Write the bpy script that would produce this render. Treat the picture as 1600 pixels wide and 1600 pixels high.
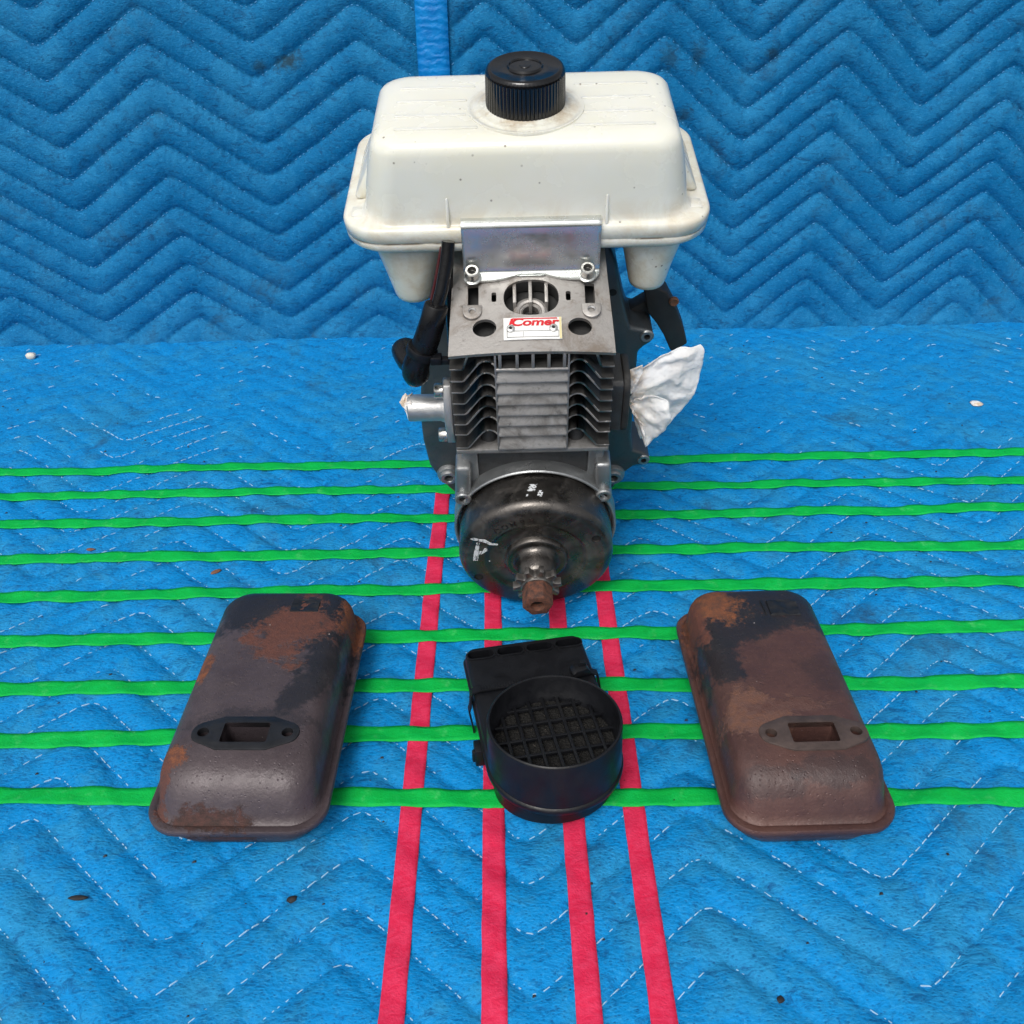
import bpy, bmesh, math, random
import numpy as np
from mathutils import Matrix, Vector
random.seed(7); rng = np.random.default_rng(7)
for o in list(bpy.data.objects): bpy.data.objects.remove(o)
sc = bpy.context.scene
COL = sc.collection
R = math.radians

# ---------------------------------------------------------------- camera, light, exposure
cam_d = bpy.data.cameras.new('Camera'); cam = bpy.data.objects.new('Camera', cam_d); COL.objects.link(cam)
cam.matrix_world = Matrix.Translation((0, 0, .42)) @ Matrix.Rotation(R(90-33.5), 4, 'X') @ Matrix.Rotation(R(-.7), 4, 'Z')
cam_d.sensor_width = 36; cam_d.lens = 33.75; cam_d.clip_start = .01; cam_d.clip_end = 100
sc.camera = cam
W = bpy.data.worlds.new('World'); sc.world = W; W.use_nodes = True
wn = W.node_tree.nodes; wl = W.node_tree.links
bg = wn['Background']; sky = wn.new('ShaderNodeTexSky'); sky.sky_type = 'NISHITA'; sky.sun_disc = False
SUN_EL, SUN_AZ = 50, 200          # high soft sun behind the camera's left shoulder, under thin cloud
sky.sun_elevation = R(SUN_EL); sky.sun_rotation = R(SUN_AZ); sky.air_density = 1.0; sky.dust_density = 4.0; sky.ozone_density = 1.0
hs = wn.new('ShaderNodeHueSaturation'); hs.inputs['Saturation'].default_value = .22   # cloud greys the sky
wl.new(sky.outputs[0], hs.inputs['Color']); wl.new(hs.outputs[0], bg.inputs[0]); bg.inputs[1].default_value = .11
sd = bpy.data.lights.new('Sun', 'SUN'); sd.energy = 1.45; sd.angle = R(24); sd.color = (1, .97, .92)
sun = bpy.data.objects.new('Sun', sd); COL.objects.link(sun)
az = R(SUN_AZ); el = R(SUN_EL)
sv = Vector((math.sin(az)*math.cos(el), math.cos(az)*math.cos(el), math.sin(el)))
sun.rotation_euler = sv.to_track_quat('Z', 'Y').to_euler()
sc.view_settings.view_transform = 'Standard'; sc.view_settings.look = 'None'
sc.view_settings.exposure = .36; sc.view_settings.gamma = 1; sc.view_settings.use_curve_mapping = False

# ---------------------------------------------------------------- material helpers
def srgb(r, g, b):
    f = lambda c: (c/255/12.92 if c/255 <= .04045 else ((c/255+.055)/1.055)**2.4)
    return (f(r), f(g), f(b), 1)
class NT:
    def __init__(s, name):
        s.m = bpy.data.materials.new(name); s.m.use_nodes = True; s.t = s.m.node_tree
        s.b = s.t.nodes['Principled BSDF']; s._co = None
    def n(s, typ, ins=None, **kw):
        x = s.t.nodes.new('ShaderNode'+typ)
        for k, v in kw.items(): setattr(x, k, v)
        for k, v in (ins or {}).items(): s.put(x.inputs[k], v)
        return x
    def put(s, sock, v):
        if hasattr(v, 'is_output') or isinstance(v, bpy.types.NodeSocket): s.t.links.new(v, sock)
        else:
            if isinstance(v, tuple) and len(v) == 3 and sock.type == 'RGBA': v = v+(1,)
            sock.default_value = v
    def co(s):
        if not s._co: s._co = s.n('TexCoord').outputs['Object']
        return s._co
    def noise(s, scale, detail=4, rough=.55, dist=0., vec=None):
        return s.n('TexNoise', {'Vector': vec or s.co(), 'Scale': scale, 'Detail': detail, 'Roughness': rough, 'Distortion': dist}).outputs[0]
    def voro(s, scale, vec=None, out='Distance', **kw):
        return s.n('TexVoronoi', {'Vector': vec or s.co(), 'Scale': scale}, **kw).outputs[out]
    def ma(s, op, a, b=0., c=0., clamp=False):
        x = s.n('Math', operation=op, use_clamp=clamp); s.put(x.inputs[0], a); s.put(x.inputs[1], b); s.put(x.inputs[2], c); return x.outputs[0]
    def step(s, v, lo, hi, a=0., b=1.):
        return s.n('MapRange', {0: v, 1: lo, 2: hi, 3: a, 4: b}, interpolation_type='SMOOTHSTEP').outputs[0]
    def mix(s, f, a, b):
        x = s.n('Mix', data_type='RGBA'); s.put(x.inputs[0], f); s.put(x.inputs[6], a); s.put(x.inputs[7], b); return x.outputs[2]
    def sep(s, vec=None):
        return s.n('SeparateXYZ', {0: vec or s.co()}).outputs
    def scaled(s, sx, sy, sz, rot=(0, 0, 0)):
        return s.n('Mapping', {'Vector': s.co(), 'Scale': (sx, sy, sz), 'Rotation': rot}).outputs[0]
    def blob(s, cx, cy, rx, ry, ns=60, amp=.8, soft=.18, rot=0., seed=0.):
        """mask of an irregular patch around (cx,cy) in object xy"""
        o = s.sep()
        dx = s.ma('SUBTRACT', o[0], cx); dy = s.ma('SUBTRACT', o[1], cy)
        c, sn = math.cos(rot), math.sin(rot)
        u = s.ma('DIVIDE', s.ma('ADD', s.ma('MULTIPLY', dx, c), s.ma('MULTIPLY', dy, sn)), rx)
        v = s.ma('DIVIDE', s.ma('SUBTRACT', s.ma('MULTIPLY', dy, c), s.ma('MULTIPLY', dx, sn)), ry)
        d = s.ma('SQRT', s.ma('ADD', s.ma('MULTIPLY', u, u), s.ma('MULTIPLY', v, v)))
        vec = s.n('VectorMath', {0: s.co(), 1: (seed, seed*.7, 0.)}, operation='ADD').outputs[0]
        nz = s.ma('MULTIPLY', s.ma('ADD', s.ma('SUBTRACT', s.noise(ns, 8, .68, vec=vec), .5), s.ma('MULTIPLY', s.ma('SUBTRACT', s.noise(ns*7, 6, .75, vec=vec), .5), .42)), amp*2)
        return s.step(s.ma('ADD', d, nz), 1+soft, 1-soft)
    def fin(s, col=None, rough=None, metal=None, bump=None, bstr=.3, bdist=.001, **kw):
        if col is not None: s.put(s.b.inputs['Base Color'], col)
        if rough is not None: s.put(s.b.inputs['Roughness'], rough)
        if metal is not None: s.put(s.b.inputs['Metallic'], metal)
        if bump is not None:
            s.t.links.new(s.n('Bump', {'Height': bump, 'Strength': bstr, 'Distance': bdist}).outputs[0], s.b.inputs['Normal'])
        for k, v in kw.items(): s.put(s.b.inputs[k.replace('_', ' ')], v)
        return s.m

def m_blanket(name, base, pale, dark, wall):
    t = NT(name)
    vec = t.scaled(.55, 1.2, 1, (0, 0, .35)) if not wall else t.scaled(.5, 1, 1.1, (0, .25, 0))
    fib = t.noise(520, 5, .72, .8, vec); fib2 = t.noise(150, 6, .75, 1.2, vec)
    big = t.noise(11, 5, .62); mid = t.noise(45, 6, .7, .8)
    grey = t.step(t.ma('ADD', big, t.ma('MULTIPLY', t.ma('SUBTRACT', mid, .5), .8)), .42, .66)
    c = t.mix(t.ma('MULTIPLY', grey, .75), base, pale)
    c = t.mix(t.ma('MULTIPLY', t.step(fib, .48, .74), .62), c, tuple(min(1, x*1.3+.022) for x in pale[:3])+(1,))
    c = t.mix(t.ma('MULTIPLY', t.step(fib2, .52, .30), .7), c, dark)
    lint = t.ma('MULTIPLY', t.step(t.noise(420, 4, .8, 3), .68, .76), t.step(mid, .45, .6))
    c = t.mix(t.ma('MULTIPLY', lint, .5), c, srgb(170, 212, 240))
    dv = t.n('Mapping', {'Vector': t.co(), 'Scale': (.55, 1., 1.) if not wall else (.7, 1., 1.), 'Rotation': (0, 0, -.4)}).outputs[0]
    dot = t.voro(640, dv)
    c = t.mix(t.ma('MULTIPLY', t.step(dot, .36, .08), .5 if not wall else .25), c, dark)
    soot = t.ma('MULTIPLY', t.step(t.noise(23, 9, .74, .6), .51, .72), t.step(t.noise(6, 3), .42, .60))
    c = t.mix(t.ma('MULTIPLY', soot, .65), c, srgb(38, 62, 84))
    if wall:
        for (x, z, rx, rz, rot, op) in SMUDGES:
            o = t.sep(); dx = t.ma('SUBTRACT', o[0], x); dz = t.ma('SUBTRACT', o[2], z); cc, ss = math.cos(rot), math.sin(rot)
            u = t.ma('DIVIDE', t.ma('ADD', t.ma('MULTIPLY', dx, cc), t.ma('MULTIPLY', dz, ss)), rx)
            v = t.ma('DIVIDE', t.ma('SUBTRACT', t.ma('MULTIPLY', dz, cc), t.ma('MULTIPLY', dx, ss)), rz)
            d = t.ma('ADD', t.ma('SQRT', t.ma('ADD', t.ma('MULTIPLY', u, u), t.ma('MULTIPLY', v, v))), t.ma('MULTIPLY', t.ma('SUBTRACT', t.noise(170, 7, .75), .5), 3.0))
            c = t.mix(t.ma('MULTIPLY', t.step(d, 1.35, .1), op), c, srgb(30, 42, 40))
    bump = t.ma('ADD', t.ma('MULTIPLY', fib, .7), t.ma('ADD', t.ma('MULTIPLY', mid, 1.8), t.ma('ADD', t.ma('MULTIPLY', dot, .6), t.ma('MULTIPLY', fib2, .8))))
    return t.fin(c, t.step(fib, .3, .7, .62, .82), 0, bump, .55, .0012, Specular_IOR_Level=.18)
SMUDGES = [(.249, .276, .015, .008, .4, .8), (.222, .273, .007, .007, 0, .6), (.456, .231, .022, .006, .45, .85), (.487, .277, .016, .006, .6, .8), (-.141, .277, .009, .008, 0, .6), (-.240, .276, .010, .014, 0., .5), (-.214, .276, .008, .016, 0., .5), (-.223, .222, .010, .008, .7, .55)]
def simple(name, col, rough=.5, metal=0., var=.25, ns=60, bstr=.15, bns=300, **kw):
    t = NT(name); c = t.mix(t.step(t.noise(ns, 6, .65), .3, .75), col, tuple(x*(1-var) for x in col[:3])+(1,))
    rr = t.step(t.noise(ns*2.3, 4), .3, .7, max(.02, rough-.08), min(1, rough+.1))
    return t.fin(c, rr, metal, t.noise(bns, 4), bstr, .0005, **kw)
def m_cast(name, base, grime, metal=.75, rough=.5, gr=.5):
    t = NT(name)
    g = t.step(t.noise(48, 8, .7, .6), .45, .68); g2 = t.step(t.noise(170, 6, .7), .55, .75)
    c = t.mix(t.ma('MULTIPLY', g, gr), base, grime); c = t.mix(t.ma('MULTIPLY', g2, gr*.8), c, tuple(x*.35 for x in grime[:3])+(1,))
    return t.fin(c, t.step(t.noise(90, 5), .3, .7, rough-.08, rough+.15), t.ma('SUBTRACT', metal, t.ma('MULTIPLY', g, metal*.5)), t.noise(700, 5, .7), .35, .0006)
def m_tank():
    t = NT('tank_plastic'); z = t.sep()[2]
    base = t.mix(t.step(t.noise(14, 3), .3, .7), srgb(224, 224, 215), srgb(221, 220, 206))
    low = t.step(z, .222, .190); gr = t.step(t.noise(45, 8, .74, .5), .38, .66)
    c = t.mix(t.ma('MULTIPLY', t.ma('MULTIPLY', gr, low), .42), base, srgb(182, 158, 118))
    spk = t.ma('MULTIPLY', t.step(t.voro(140, feature='F1'), .13, .05), t.step(t.noise(30, 3), .50, .60))
    c = t.mix(t.ma('MULTIPLY', spk, .75), c, srgb(70, 55, 38))
    seam = t.ma('MULTIPLY', t.step(t.ma('ABSOLUTE', t.ma('SUBTRACT', z, .1888)), .0009, .0002), t.step(t.noise(60, 5), .42, .6))
    c = t.mix(t.ma('MULTIPLY', seam, .8), c, srgb(90, 70, 45))
    ring = t.blob(-.0022, .119, .029, .029, 120, .25, .25)
    c = t.mix(t.ma('MULTIPLY', t.ma('MULTIPLY', ring, t.step(t.noise(70, 7, .7), .36, .66)), .7), c, srgb(158, 130, 92))
    scr = t.ma('MULTIPLY', t.step(t.noise(75, 8, .75, 0, t.scaled(.3, 1, 1.8)), .66, .72), t.step(t.noise(18, 2), .5, .62))
    c = t.mix(t.ma('MULTIPLY', scr, .7), c, srgb(92, 78, 58))
    return t.fin(c, t.step(t.noise(40, 4), .3, .7, .16, .30), 0, t.noise(60, 4), .05, .001, Subsurface_Weight=.35, Subsurface_Radius=(.02, .018, .012), Subsurface_Scale=.4)
def m_muffler(name, base, base2, blacks, rusts):
    t = NT(name)
    c = t.mix(t.step(t.noise(22, 6, .6), .3, .7), base, base2)
    c = t.mix(t.ma('MULTIPLY', t.step(t.noise(150, 8, .75), .52, .75), .55), c, tuple(x*.45 for x in base[:3])+(1,))
    c = t.mix(t.ma('MULTIPLY', t.step(t.noise(420, 6, .8), .50, .70), .35), c, tuple(x*1.7 for x in base[:3])+(1,))
    hgt = t.ma('ADD', t.noise(260, 8, .7), t.ma('MULTIPLY', t.step(t.voro(330), .05, .22), .5))
    for i, b in enumerate(blacks):
        c = t.mix(t.ma('MULTIPLY', t.blob(*b[:4], ns=b[4], amp=1.5, soft=.22, rot=b[5], seed=i*3.1), b[6] if len(b) > 6 else .93), c, srgb(38, 37, 41))
    rm = None
    for i, b in enumerate(rusts):
        m = t.blob(*b[:4], ns=b[4], amp=2.0, soft=.25, rot=b[5], seed=11+i*2.3)
        rc = t.mix(t.step(t.noise(210, 8, .75), .35, .68), b[6], b[7])
        c = t.mix(t.ma('MULTIPLY', m, .93), c, rc); rm = m if rm is None else t.ma('MAXIMUM', rm, m)
    fl = t.ma('MULTIPLY', t.step(t.noise(95, 9, .75, .5), .66, .72), t.step(t.noise(30, 3), .5, .62))
    c = t.mix(t.ma('MULTIPLY', fl, .8), c, srgb(88, 46, 34))
    wh = t.ma('MULTIPLY', t.step(t.voro(150), .075, .03), t.step(t.noise(33, 2), .54, .62))
    c = t.mix(wh, c, srgb(190, 180, 175))
    rgh = t.step(t.ma('ADD', t.noise(60, 5), t.ma('MULTIPLY', rm, .4)), .3, .95, .30, .80)
    return t.fin(c, rgh, .15, t.ma('ADD', hgt, t.ma('MULTIPLY', rm, t.ma('MULTIPLY', t.noise(420, 6, .78), 2.2))), .45, .0011)

M = {}
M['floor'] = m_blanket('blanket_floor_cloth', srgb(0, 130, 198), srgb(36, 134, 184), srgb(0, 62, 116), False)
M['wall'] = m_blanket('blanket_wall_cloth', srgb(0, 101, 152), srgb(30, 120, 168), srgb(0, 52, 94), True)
M['thread'] = simple('white_thread', srgb(160, 198, 222), .7, var=.15)
M['thread_blue'] = simple('pale_blue_thread', srgb(86, 158, 212), .7, var=.15)
def m_bind():
    t = NT('binding_ribbon'); w = t.n('TexWave', {'Vector': t.co(), 'Scale': 42., 'Distortion': 7., 'Detail': 4., 'Detail Scale': 2.}, bands_direction='Z').outputs[0]
    return t.fin(t.mix(t.step(t.noise(80, 5), .3, .7), srgb(0, 108, 180), srgb(10, 132, 204)), .35, 0, w, .35, .0012)
M['binding'] = m_bind()
def m_tape(name, a, b, c2):
    t = NT(name); f = t.noise(240, 6, .7, 1, t.scaled(.5, 1, 1)); c = t.mix(t.step(f, .35, .7), a, b)
    c = t.mix(t.ma('MULTIPLY', t.step(t.noise(60, 7, .75), .54, .72), .6), c, c2)
    c = t.mix(t.ma('MULTIPLY', t.step(t.noise(16, 6, .7), .50, .72), .35), c, tuple(x*.6 for x in a[:3])+(1,))
    c = t.mix(t.ma('MULTIPLY', t.step(t.voro(140), .09, .04), t.step(t.noise(20, 2), .55, .62)), c, srgb(20, 40, 25))
    return t.fin(c, .65, 0, t.ma('ADD', f, t.noise(900, 3)), .5, .0008, Specular_IOR_Level=.2)
M['green'] = m_tape('green_masking_tape', srgb(0, 164, 62), srgb(0, 176, 76), srgb(84, 196, 112))
M['pink'] = m_tape('pink_masking_tape', srgb(204, 34, 72), srgb(214, 56, 92), srgb(180, 36, 72))
M['tank'] = m_tank()
M['cap'] = simple('black_gloss_plastic', (.006, .006, .007, 1), .15, var=.3, bstr=.05)
M['black'] = simple('black_plastic', (.0065, .007, .009, 1), .40, var=.35, bstr=.2, bns=600, Specular_IOR_Level=.36)
M['rubber'] = simple('black_rubber', (.007, .007, .008, 1), .28, var=.3, bstr=.08, Specular_IOR_Level=.4)
M['handle'] = simple('worn_black_handle', (.028, .025, .024, 1), .55, var=.35, bstr=.2)
M['foam'] = None
def m_foam():
    t = NT('dirty_foam'); s_ = t.ma('MULTIPLY', t.step(t.voro(700), .25, .08), t.step(t.noise(260, 4), .5, .62))
    return t.fin(t.mix(s_, (.005, .0045, .004), (.11, .09, .07)), .9, 0, t.voro(650), .9, .002)
M['foam'] = m_foam()
M['alu'] = m_cast('cast_aluminium', (.37, .352, .335, 1), (.17, .135, .105, 1), .7, .46, .85)
M['fins'] = m_cast('shaded_cast_fins', (.045, .044, .043, 1), (.016, .015, .014, 1), .45, .55, .8)  # shade of the gaps between fins is put into this dark colour
M['finedge'] = m_cast('worn_lit_fin_face', (.27, .265, .26, 1), (.085, .078, .07, 1), .6, .44, .75)  # edge wear plus light painted onto the front faces
M['core'] = m_cast('dark_cylinder_core', (.030, .030, .030, 1), (.014, .013, .012, 1), .3, .7, .6)  # recess shade put into the colour, so gaps and cowl openings go black
M['case'] = m_cast('grey_crankcase', (.095, .103, .107, 1), (.06, .061, .061, 1), .7, .40, .4)
M['lugmetal'] = m_cast('bright_crankcase_casting', (.30, .31, .315, 1), (.13, .13, .13, 1), .8, .34, .4)
M['casedark'] = m_cast('oily_shaded_casting', (.075, .075, .075, 1), (.022, .020, .018, 1), .5, .5, .7)
M['bright'] = m_cast('machined_aluminium', (.52, .52, .515, 1), (.36, .35, .33, 1), .85, .36, .18)
M['zinc'] = simple('zinc_plate', (.60, .62, .60, 1), .24, .8, var=.15, ns=45, bstr=.04, bns=120)
M['screw'] = simple('steel_screw', (.60, .59, .56, 1), .3, .95, var=.4, ns=220)
M['drum'] = m_cast('burnished_drum_steel', (.110, .101, .093, 1), (.08, .073, .067, 1), .95, .29, .3)
M['sprocket'] = simple('sprocket_steel', (.26, .245, .23, 1), .36, .9, var=.4, ns=200)
def m_rust():
    t = NT('rusty_nut'); n = t.noise(260, 8, .75)
    return t.fin(t.mix(t.step(n, .35, .66), srgb(116, 72, 54), srgb(62, 46, 42)), .8, .2, n, .6, .001)
M['rust'] = m_rust()
def m_paint():
    t = NT('white_marker_paint'); return t.fin((.58, .60, .62), .65, 0, Alpha=t.step(t.noise(420, 6, .75, 0, t.scaled(1, 1, .5)), .40, .52))
M['paint'] = m_paint()
M['label'] = simple('label_plate', (.80, .80, .78, 1), .4, .1, var=.12)
M['yellowed'] = simple('yellowed_label_edge', (.75, .66, .36, 1), .5)
M['red'] = simple('red_print', srgb(200, 18, 32), .45, var=.1)
M['line'] = simple('grey_print', (.16, .16, .16, 1), .5)
M['wire'] = simple('red_wire', srgb(70, 14, 18), .45)
def m_paper():
    t = NT('paper_towel'); e = t.n('TexVoronoi', {'Vector': t.co(), 'Scale': 380.}, feature='SMOOTH_F1').outputs['Distance']
    c = t.mix(t.step(t.noise(45, 5), .4, .7), srgb(246, 245, 244), srgb(236, 232, 226))
    c = t.mix(t.ma('MULTIPLY', t.step(t.sep()[0], .076, .062), t.step(t.noise(120, 6), .35, .65)), c, srgb(196, 174, 150))
    return t.fin(c, .9, 0, t.ma('ADD', e, t.ma('MULTIPLY', t.noise(500, 5, .7), .4)), .4, .0012, Subsurface_Weight=.4, Subsurface_Radius=(.01, .01, .01), Subsurface_Scale=.6)
M['paper'] = m_paper()
RU1, RU2 = srgb(104, 62, 50), srgb(84, 54, 48)
OR1, OR2 = srgb(132, 78, 48), srgb(88, 60, 48)
M['muffA'] = m_muffler('scorched_muffler_metal', srgb(80, 70, 73), srgb(66, 56, 59),
    [(.004, .060, .050, .028, 40, 0.), (.030, .030, .012, .034, 60, 0.), (.026, -.010, .009, .030, 55, -.45, .85), (.002, -.034, .032, .008, 60, 0., .5)],
    [(.010, .038, .019, .026, 45, -.35, RU1, RU2), (.040, .062, .006, .018, 60, 0., OR1, RU2), (-.016, .030, .005, .004, 80, 0., RU1, RU2), (-.036, .008, .005, .010, 70, 0., OR1, RU2), (-.033, -.058, .008, .006, 90, 0., OR1, RU2), (-.012, -.082, .020, .004, 90, 0., RU2, (.03, .018, .015, 1)), (-.038, -.066, .004, .012, 90, 0., RU2, RU1)])
M['muffB'] = m_muffler('rusty_muffler_metal', srgb(88, 61, 55), srgb(70, 49, 47),
    [(.012, .062, .030, .024, 40, 0.), (-.016, .040, .030, .016, 45, .5), (-.030, .012, .010, .020, 70, 0.), (.012, -.066, .020, .006, 60, 0., .45), (-.020, -.070, .014, .006, 60, 0., .4), (.026, .0, .012, .014, 60, 0., .3)],
    [(-.024, .066, .018, .018, 45, .5, OR1, OR2), (-.020, -.030, .018, .014, 45, 0., srgb(112, 76, 60), srgb(98, 72, 66)), (-.036, .045, .004, .022, 70, 0., RU1, RU2), (-.006, -.026, .026, .005, 70, .1, RU2, srgb(96, 70, 64))])
M['gasketA'] = simple('sooty_port_flange', (.022, .023, .027, 1), .42, .3, var=.4, ns=120, bstr=.3)
M['gasketB'] = simple('grey_rust_port_flange', (.088, .062, .055, 1), .55, .2, var=.5, ns=110, bstr=.4)
M['pebble'] = simple('pale_pebble', (.75, .70, .60, 1), .7)
M['grit'] = simple('black_grit', (.012, .012, .014, 1), .7)
M['leafbit'] = simple('brown_scrap', (.20, .09, .05, 1), .8)
M['dark'] = simple('hole_shade_black', (.008, .008, .008, 1), .7)  # black for discs that stand in for the shade inside holes

# ---------------------------------------------------------------- mesh helpers
class MB:
    def __init__(s): s.v = []; s.f = []
    def add(s, vs, fs, mtx=None):
        b = len(s.v)
        s.v += [tuple(mtx @ Vector(p)) if mtx else tuple(p) for p in vs]
        s.f += [tuple(i+b for i in f) for f in fs]; return s
    def box(s, x0, x1, y0, y1, z0, z1, mtx=None):
        return s.add([(x, y, z) for z in (z0, z1) for y in (y0, y1) for x in (x0, x1)],
                     [(0, 2, 3, 1), (4, 5, 7, 6), (0, 1, 5, 4), (2, 6, 7, 3), (0, 4, 6, 2), (1, 3, 7, 5)], mtx)
    def prism(s, poly, a, b, ax='y', mtx=None):
        pt = {'y': lambda p, h: (p[0], h, p[1]), 'z': lambda p, h: (p[0], p[1], h), 'x': lambda p, h: (h, p[0], p[1])}[ax]
        n = len(poly); vs = [pt(p, a) for p in poly]+[pt(p, b) for p in poly]
        fs = [tuple(range(n))[::-1], tuple(range(n, 2*n))]+[(i, (i+1) % n, n+(i+1) % n, n+i) for i in range(n)]
        return s.add(vs, fs, mtx)
    def lathe(s, prof, n=48, ax='y', c=(0, 0, 0), mtx=None, rfun=None, caps=True):
        """prof: (axial, radius)"""
        vs = []; fs = []
        for a, r in prof:
            for k in range(n):
                t = 2*math.pi*k/n; q = r*(rfun(k, a) if rfun else 1); u, w = q*math.cos(t), q*math.sin(t)
                p = {'y': (u, a, w), 'z': (u, w, a), 'x': (a, u, w)}[ax]; vs.append((p[0]+c[0], p[1]+c[1], p[2]+c[2]))
        for i in range(len(prof)-1):
            for k in range(n): fs.append((i*n+k, i*n+(k+1) % n, (i+1)*n+(k+1) % n, (i+1)*n+k))
        if caps and prof[0][1] > 1e-6: fs.append(tuple(range(n))[::-1])
        if caps and prof[-1][1] > 1e-6: fs.append(tuple(range((len(prof)-1)*n, len(prof)*n)))
        return s.add(vs, fs, mtx)
    def tube(s, path, rad, n=14, caps=True):
        P = [Vector(p) for p in path]; rad = rad if isinstance(rad, (list, tuple)) else [rad]*len(P)
        vs = []; fs = []; prev = None
        for i, p in enumerate(P):
            d = (P[min(i+1, len(P)-1)]-P[max(i-1, 0)]).normalized()
            if prev is None: a = d.orthogonal().normalized()
            else: a = (prev-d*prev.dot(d)).normalized()
            prev = a; b = d.cross(a)
            for k in range(n):
                t = 2*math.pi*k/n; vs.append(p+(a*math.cos(t)+b*math.sin(t))*rad[i])
        for i in range(len(P)-1):
            for k in range(n): fs.append((i*n+k, i*n+(k+1) % n, (i+1)*n+(k+1) % n, (i+1)*n+k))
        if caps: fs += [tuple(range(n))[::-1], tuple(range((len(P)-1)*n, len(P)*n))]
        return s.add(vs, fs)
    def loft(s, rings, cap0=True, cap1=True):
        n = len(rings[0]); vs = [p for r in rings for p in r]; fs = []
        for i in range(len(rings)-1):
            for k in range(n): fs.append((i*n+k, i*n+(k+1) % n, (i+1)*n+(k+1) % n, (i+1)*n+k))
        if cap0: fs.append(tuple(range(n))[::-1])
        if cap1: fs.append(tuple(range((len(rings)-1)*n, len(rings)*n)))
        return s.add(vs, fs)
    def mesh(s, name, bevel=0., seg=2, ang=38):
        me = bpy.data.meshes.new(name); bm = bmesh.new()
        vv = [bm.verts.new(p) for p in s.v]
        for f in s.f:
            try: bm.faces.new([vv[i] for i in f])
            except ValueError: pass
        bmesh.ops.remove_doubles(bm, verts=bm.verts, dist=1e-7)
        bmesh.ops.recalc_face_normals(bm, faces=bm.faces)
        if bevel:
            es = [e for e in bm.edges if len(e.link_faces) == 2 and e.calc_face_angle(0) > R(32)]
            bmesh.ops.bevel(bm, geom=es, offset=bevel, offset_type='OFFSET', segments=seg, profile=.5, affect='EDGES', clamp_overlap=True)
        bm.to_mesh(me); bm.free()
        me.polygons.foreach_set('use_smooth', [True]*len(me.polygons)); me.set_sharp_from_angle(angle=R(ang))
        return me
def link(name, me, mat, parent=None, mtx=None):
    o = bpy.data.objects.new(name, me); COL.objects.link(o)
    if mat: 
        if not me.materials: me.materials.append(mat)
    o.parent = parent
    if mtx is not None: o.matrix_basis = mtx
    return o
def tag(o, label=None, cat=None, group=None, kind=None):
    for k, v in (('label', label), ('category', cat), ('group', group), ('kind', kind)):
        if v: o[k] = v
    return o
def empty(name, loc, label, cat, group=None, rz=0):
    e = bpy.data.objects.new(name, None); COL.objects.link(e); e.location = loc; e.rotation_euler = (0, 0, rz); e.empty_display_size = .02
    return tag(e, label, cat, group)
def cut(me, cutters, ang=38):
    """boolean difference of meshes, returns a new mesh"""
    o = bpy.data.objects.new('tmp', me); COL.objects.link(o); tmp = [o]
    for c in cutters:
        k = bpy.data.objects.new('tmpc', c); COL.objects.link(k); tmp.append(k)
        md = o.modifiers.new('b', 'BOOLEAN'); md.operation = 'DIFFERENCE'; md.solver = 'EXACT'; md.object = k
    dg = bpy.context.evaluated_depsgraph_get(); dg.update()
    res = bpy.data.meshes.new_from_object(o.evaluated_get(dg))
    for k in tmp: bpy.data.objects.remove(k)
    res.materials.clear()
    res.polygons.foreach_set('use_smooth', [True]*len(res.polygons)); res.set_sharp_from_angle(angle=R(ang))
    return res
def text_mesh(s, size, extrude=.0003, shear=0., spacing=1., xs=1.):
    cu = bpy.data.curves.new('txt', 'FONT'); cu.body = s; cu.size = size; cu.extrude = extrude; cu.shear = shear; cu.space_character = spacing
    cu.align_x = 'CENTER'; cu.align_y = 'CENTER'; cu.offset = size*.03; cu.resolution_u = 4
    o = bpy.data.objects.new('txt', cu); COL.objects.link(o)
    dg = bpy.context.evaluated_depsgraph_get(); me = bpy.data.meshes.new_from_object(o.evaluated_get(dg))
    bpy.data.objects.remove(o); me.materials.clear()
    if xs != 1: me.transform(Matrix.Diagonal((xs, 1, 1, 1)))
    return me
def rrect(cx, cy, hx, hy, r, z, n=7):
    r = min(r, hx*.999, hy*.999); out = []
    for (sx, sy, a0) in ((1, 1, 0), (-1, 1, 90), (-1, -1, 180), (1, -1, 270)):
        for k in range(n+1):
            a = R(a0+90*k/n); out.append((cx+sx*(hx-r)+r*math.cos(a), cy+sy*(hy-r)+r*math.sin(a), z))
    return out
def disc(cx, cy, r, n=24, ry=None):
    return [(cx+r*math.cos(2*math.pi*k/n), cy+(ry or r)*math.sin(2*math.pi*k/n)) for k in range(n)]
_lat = rng.random((256, 256))
def vn(x, y, s=0):
    x = np.asarray(x, float)+s*17.3; y = np.asarray(y, float)+s*9.7
    xi = np.floor(x).astype(int); yi = np.floor(y).astype(int); fx = x-xi; fy = y-yi
    fx = fx*fx*(3-2*fx); fy = fy*fy*(3-2*fy); g = lambda a, b: _lat[a % 256, b % 256]
    return (g(xi, yi)*(1-fx)+g(xi+1, yi)*fx)*(1-fy)+(g(xi, yi+1)*(1-fx)+g(xi+1, yi+1)*fx)*fy-.5

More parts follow.
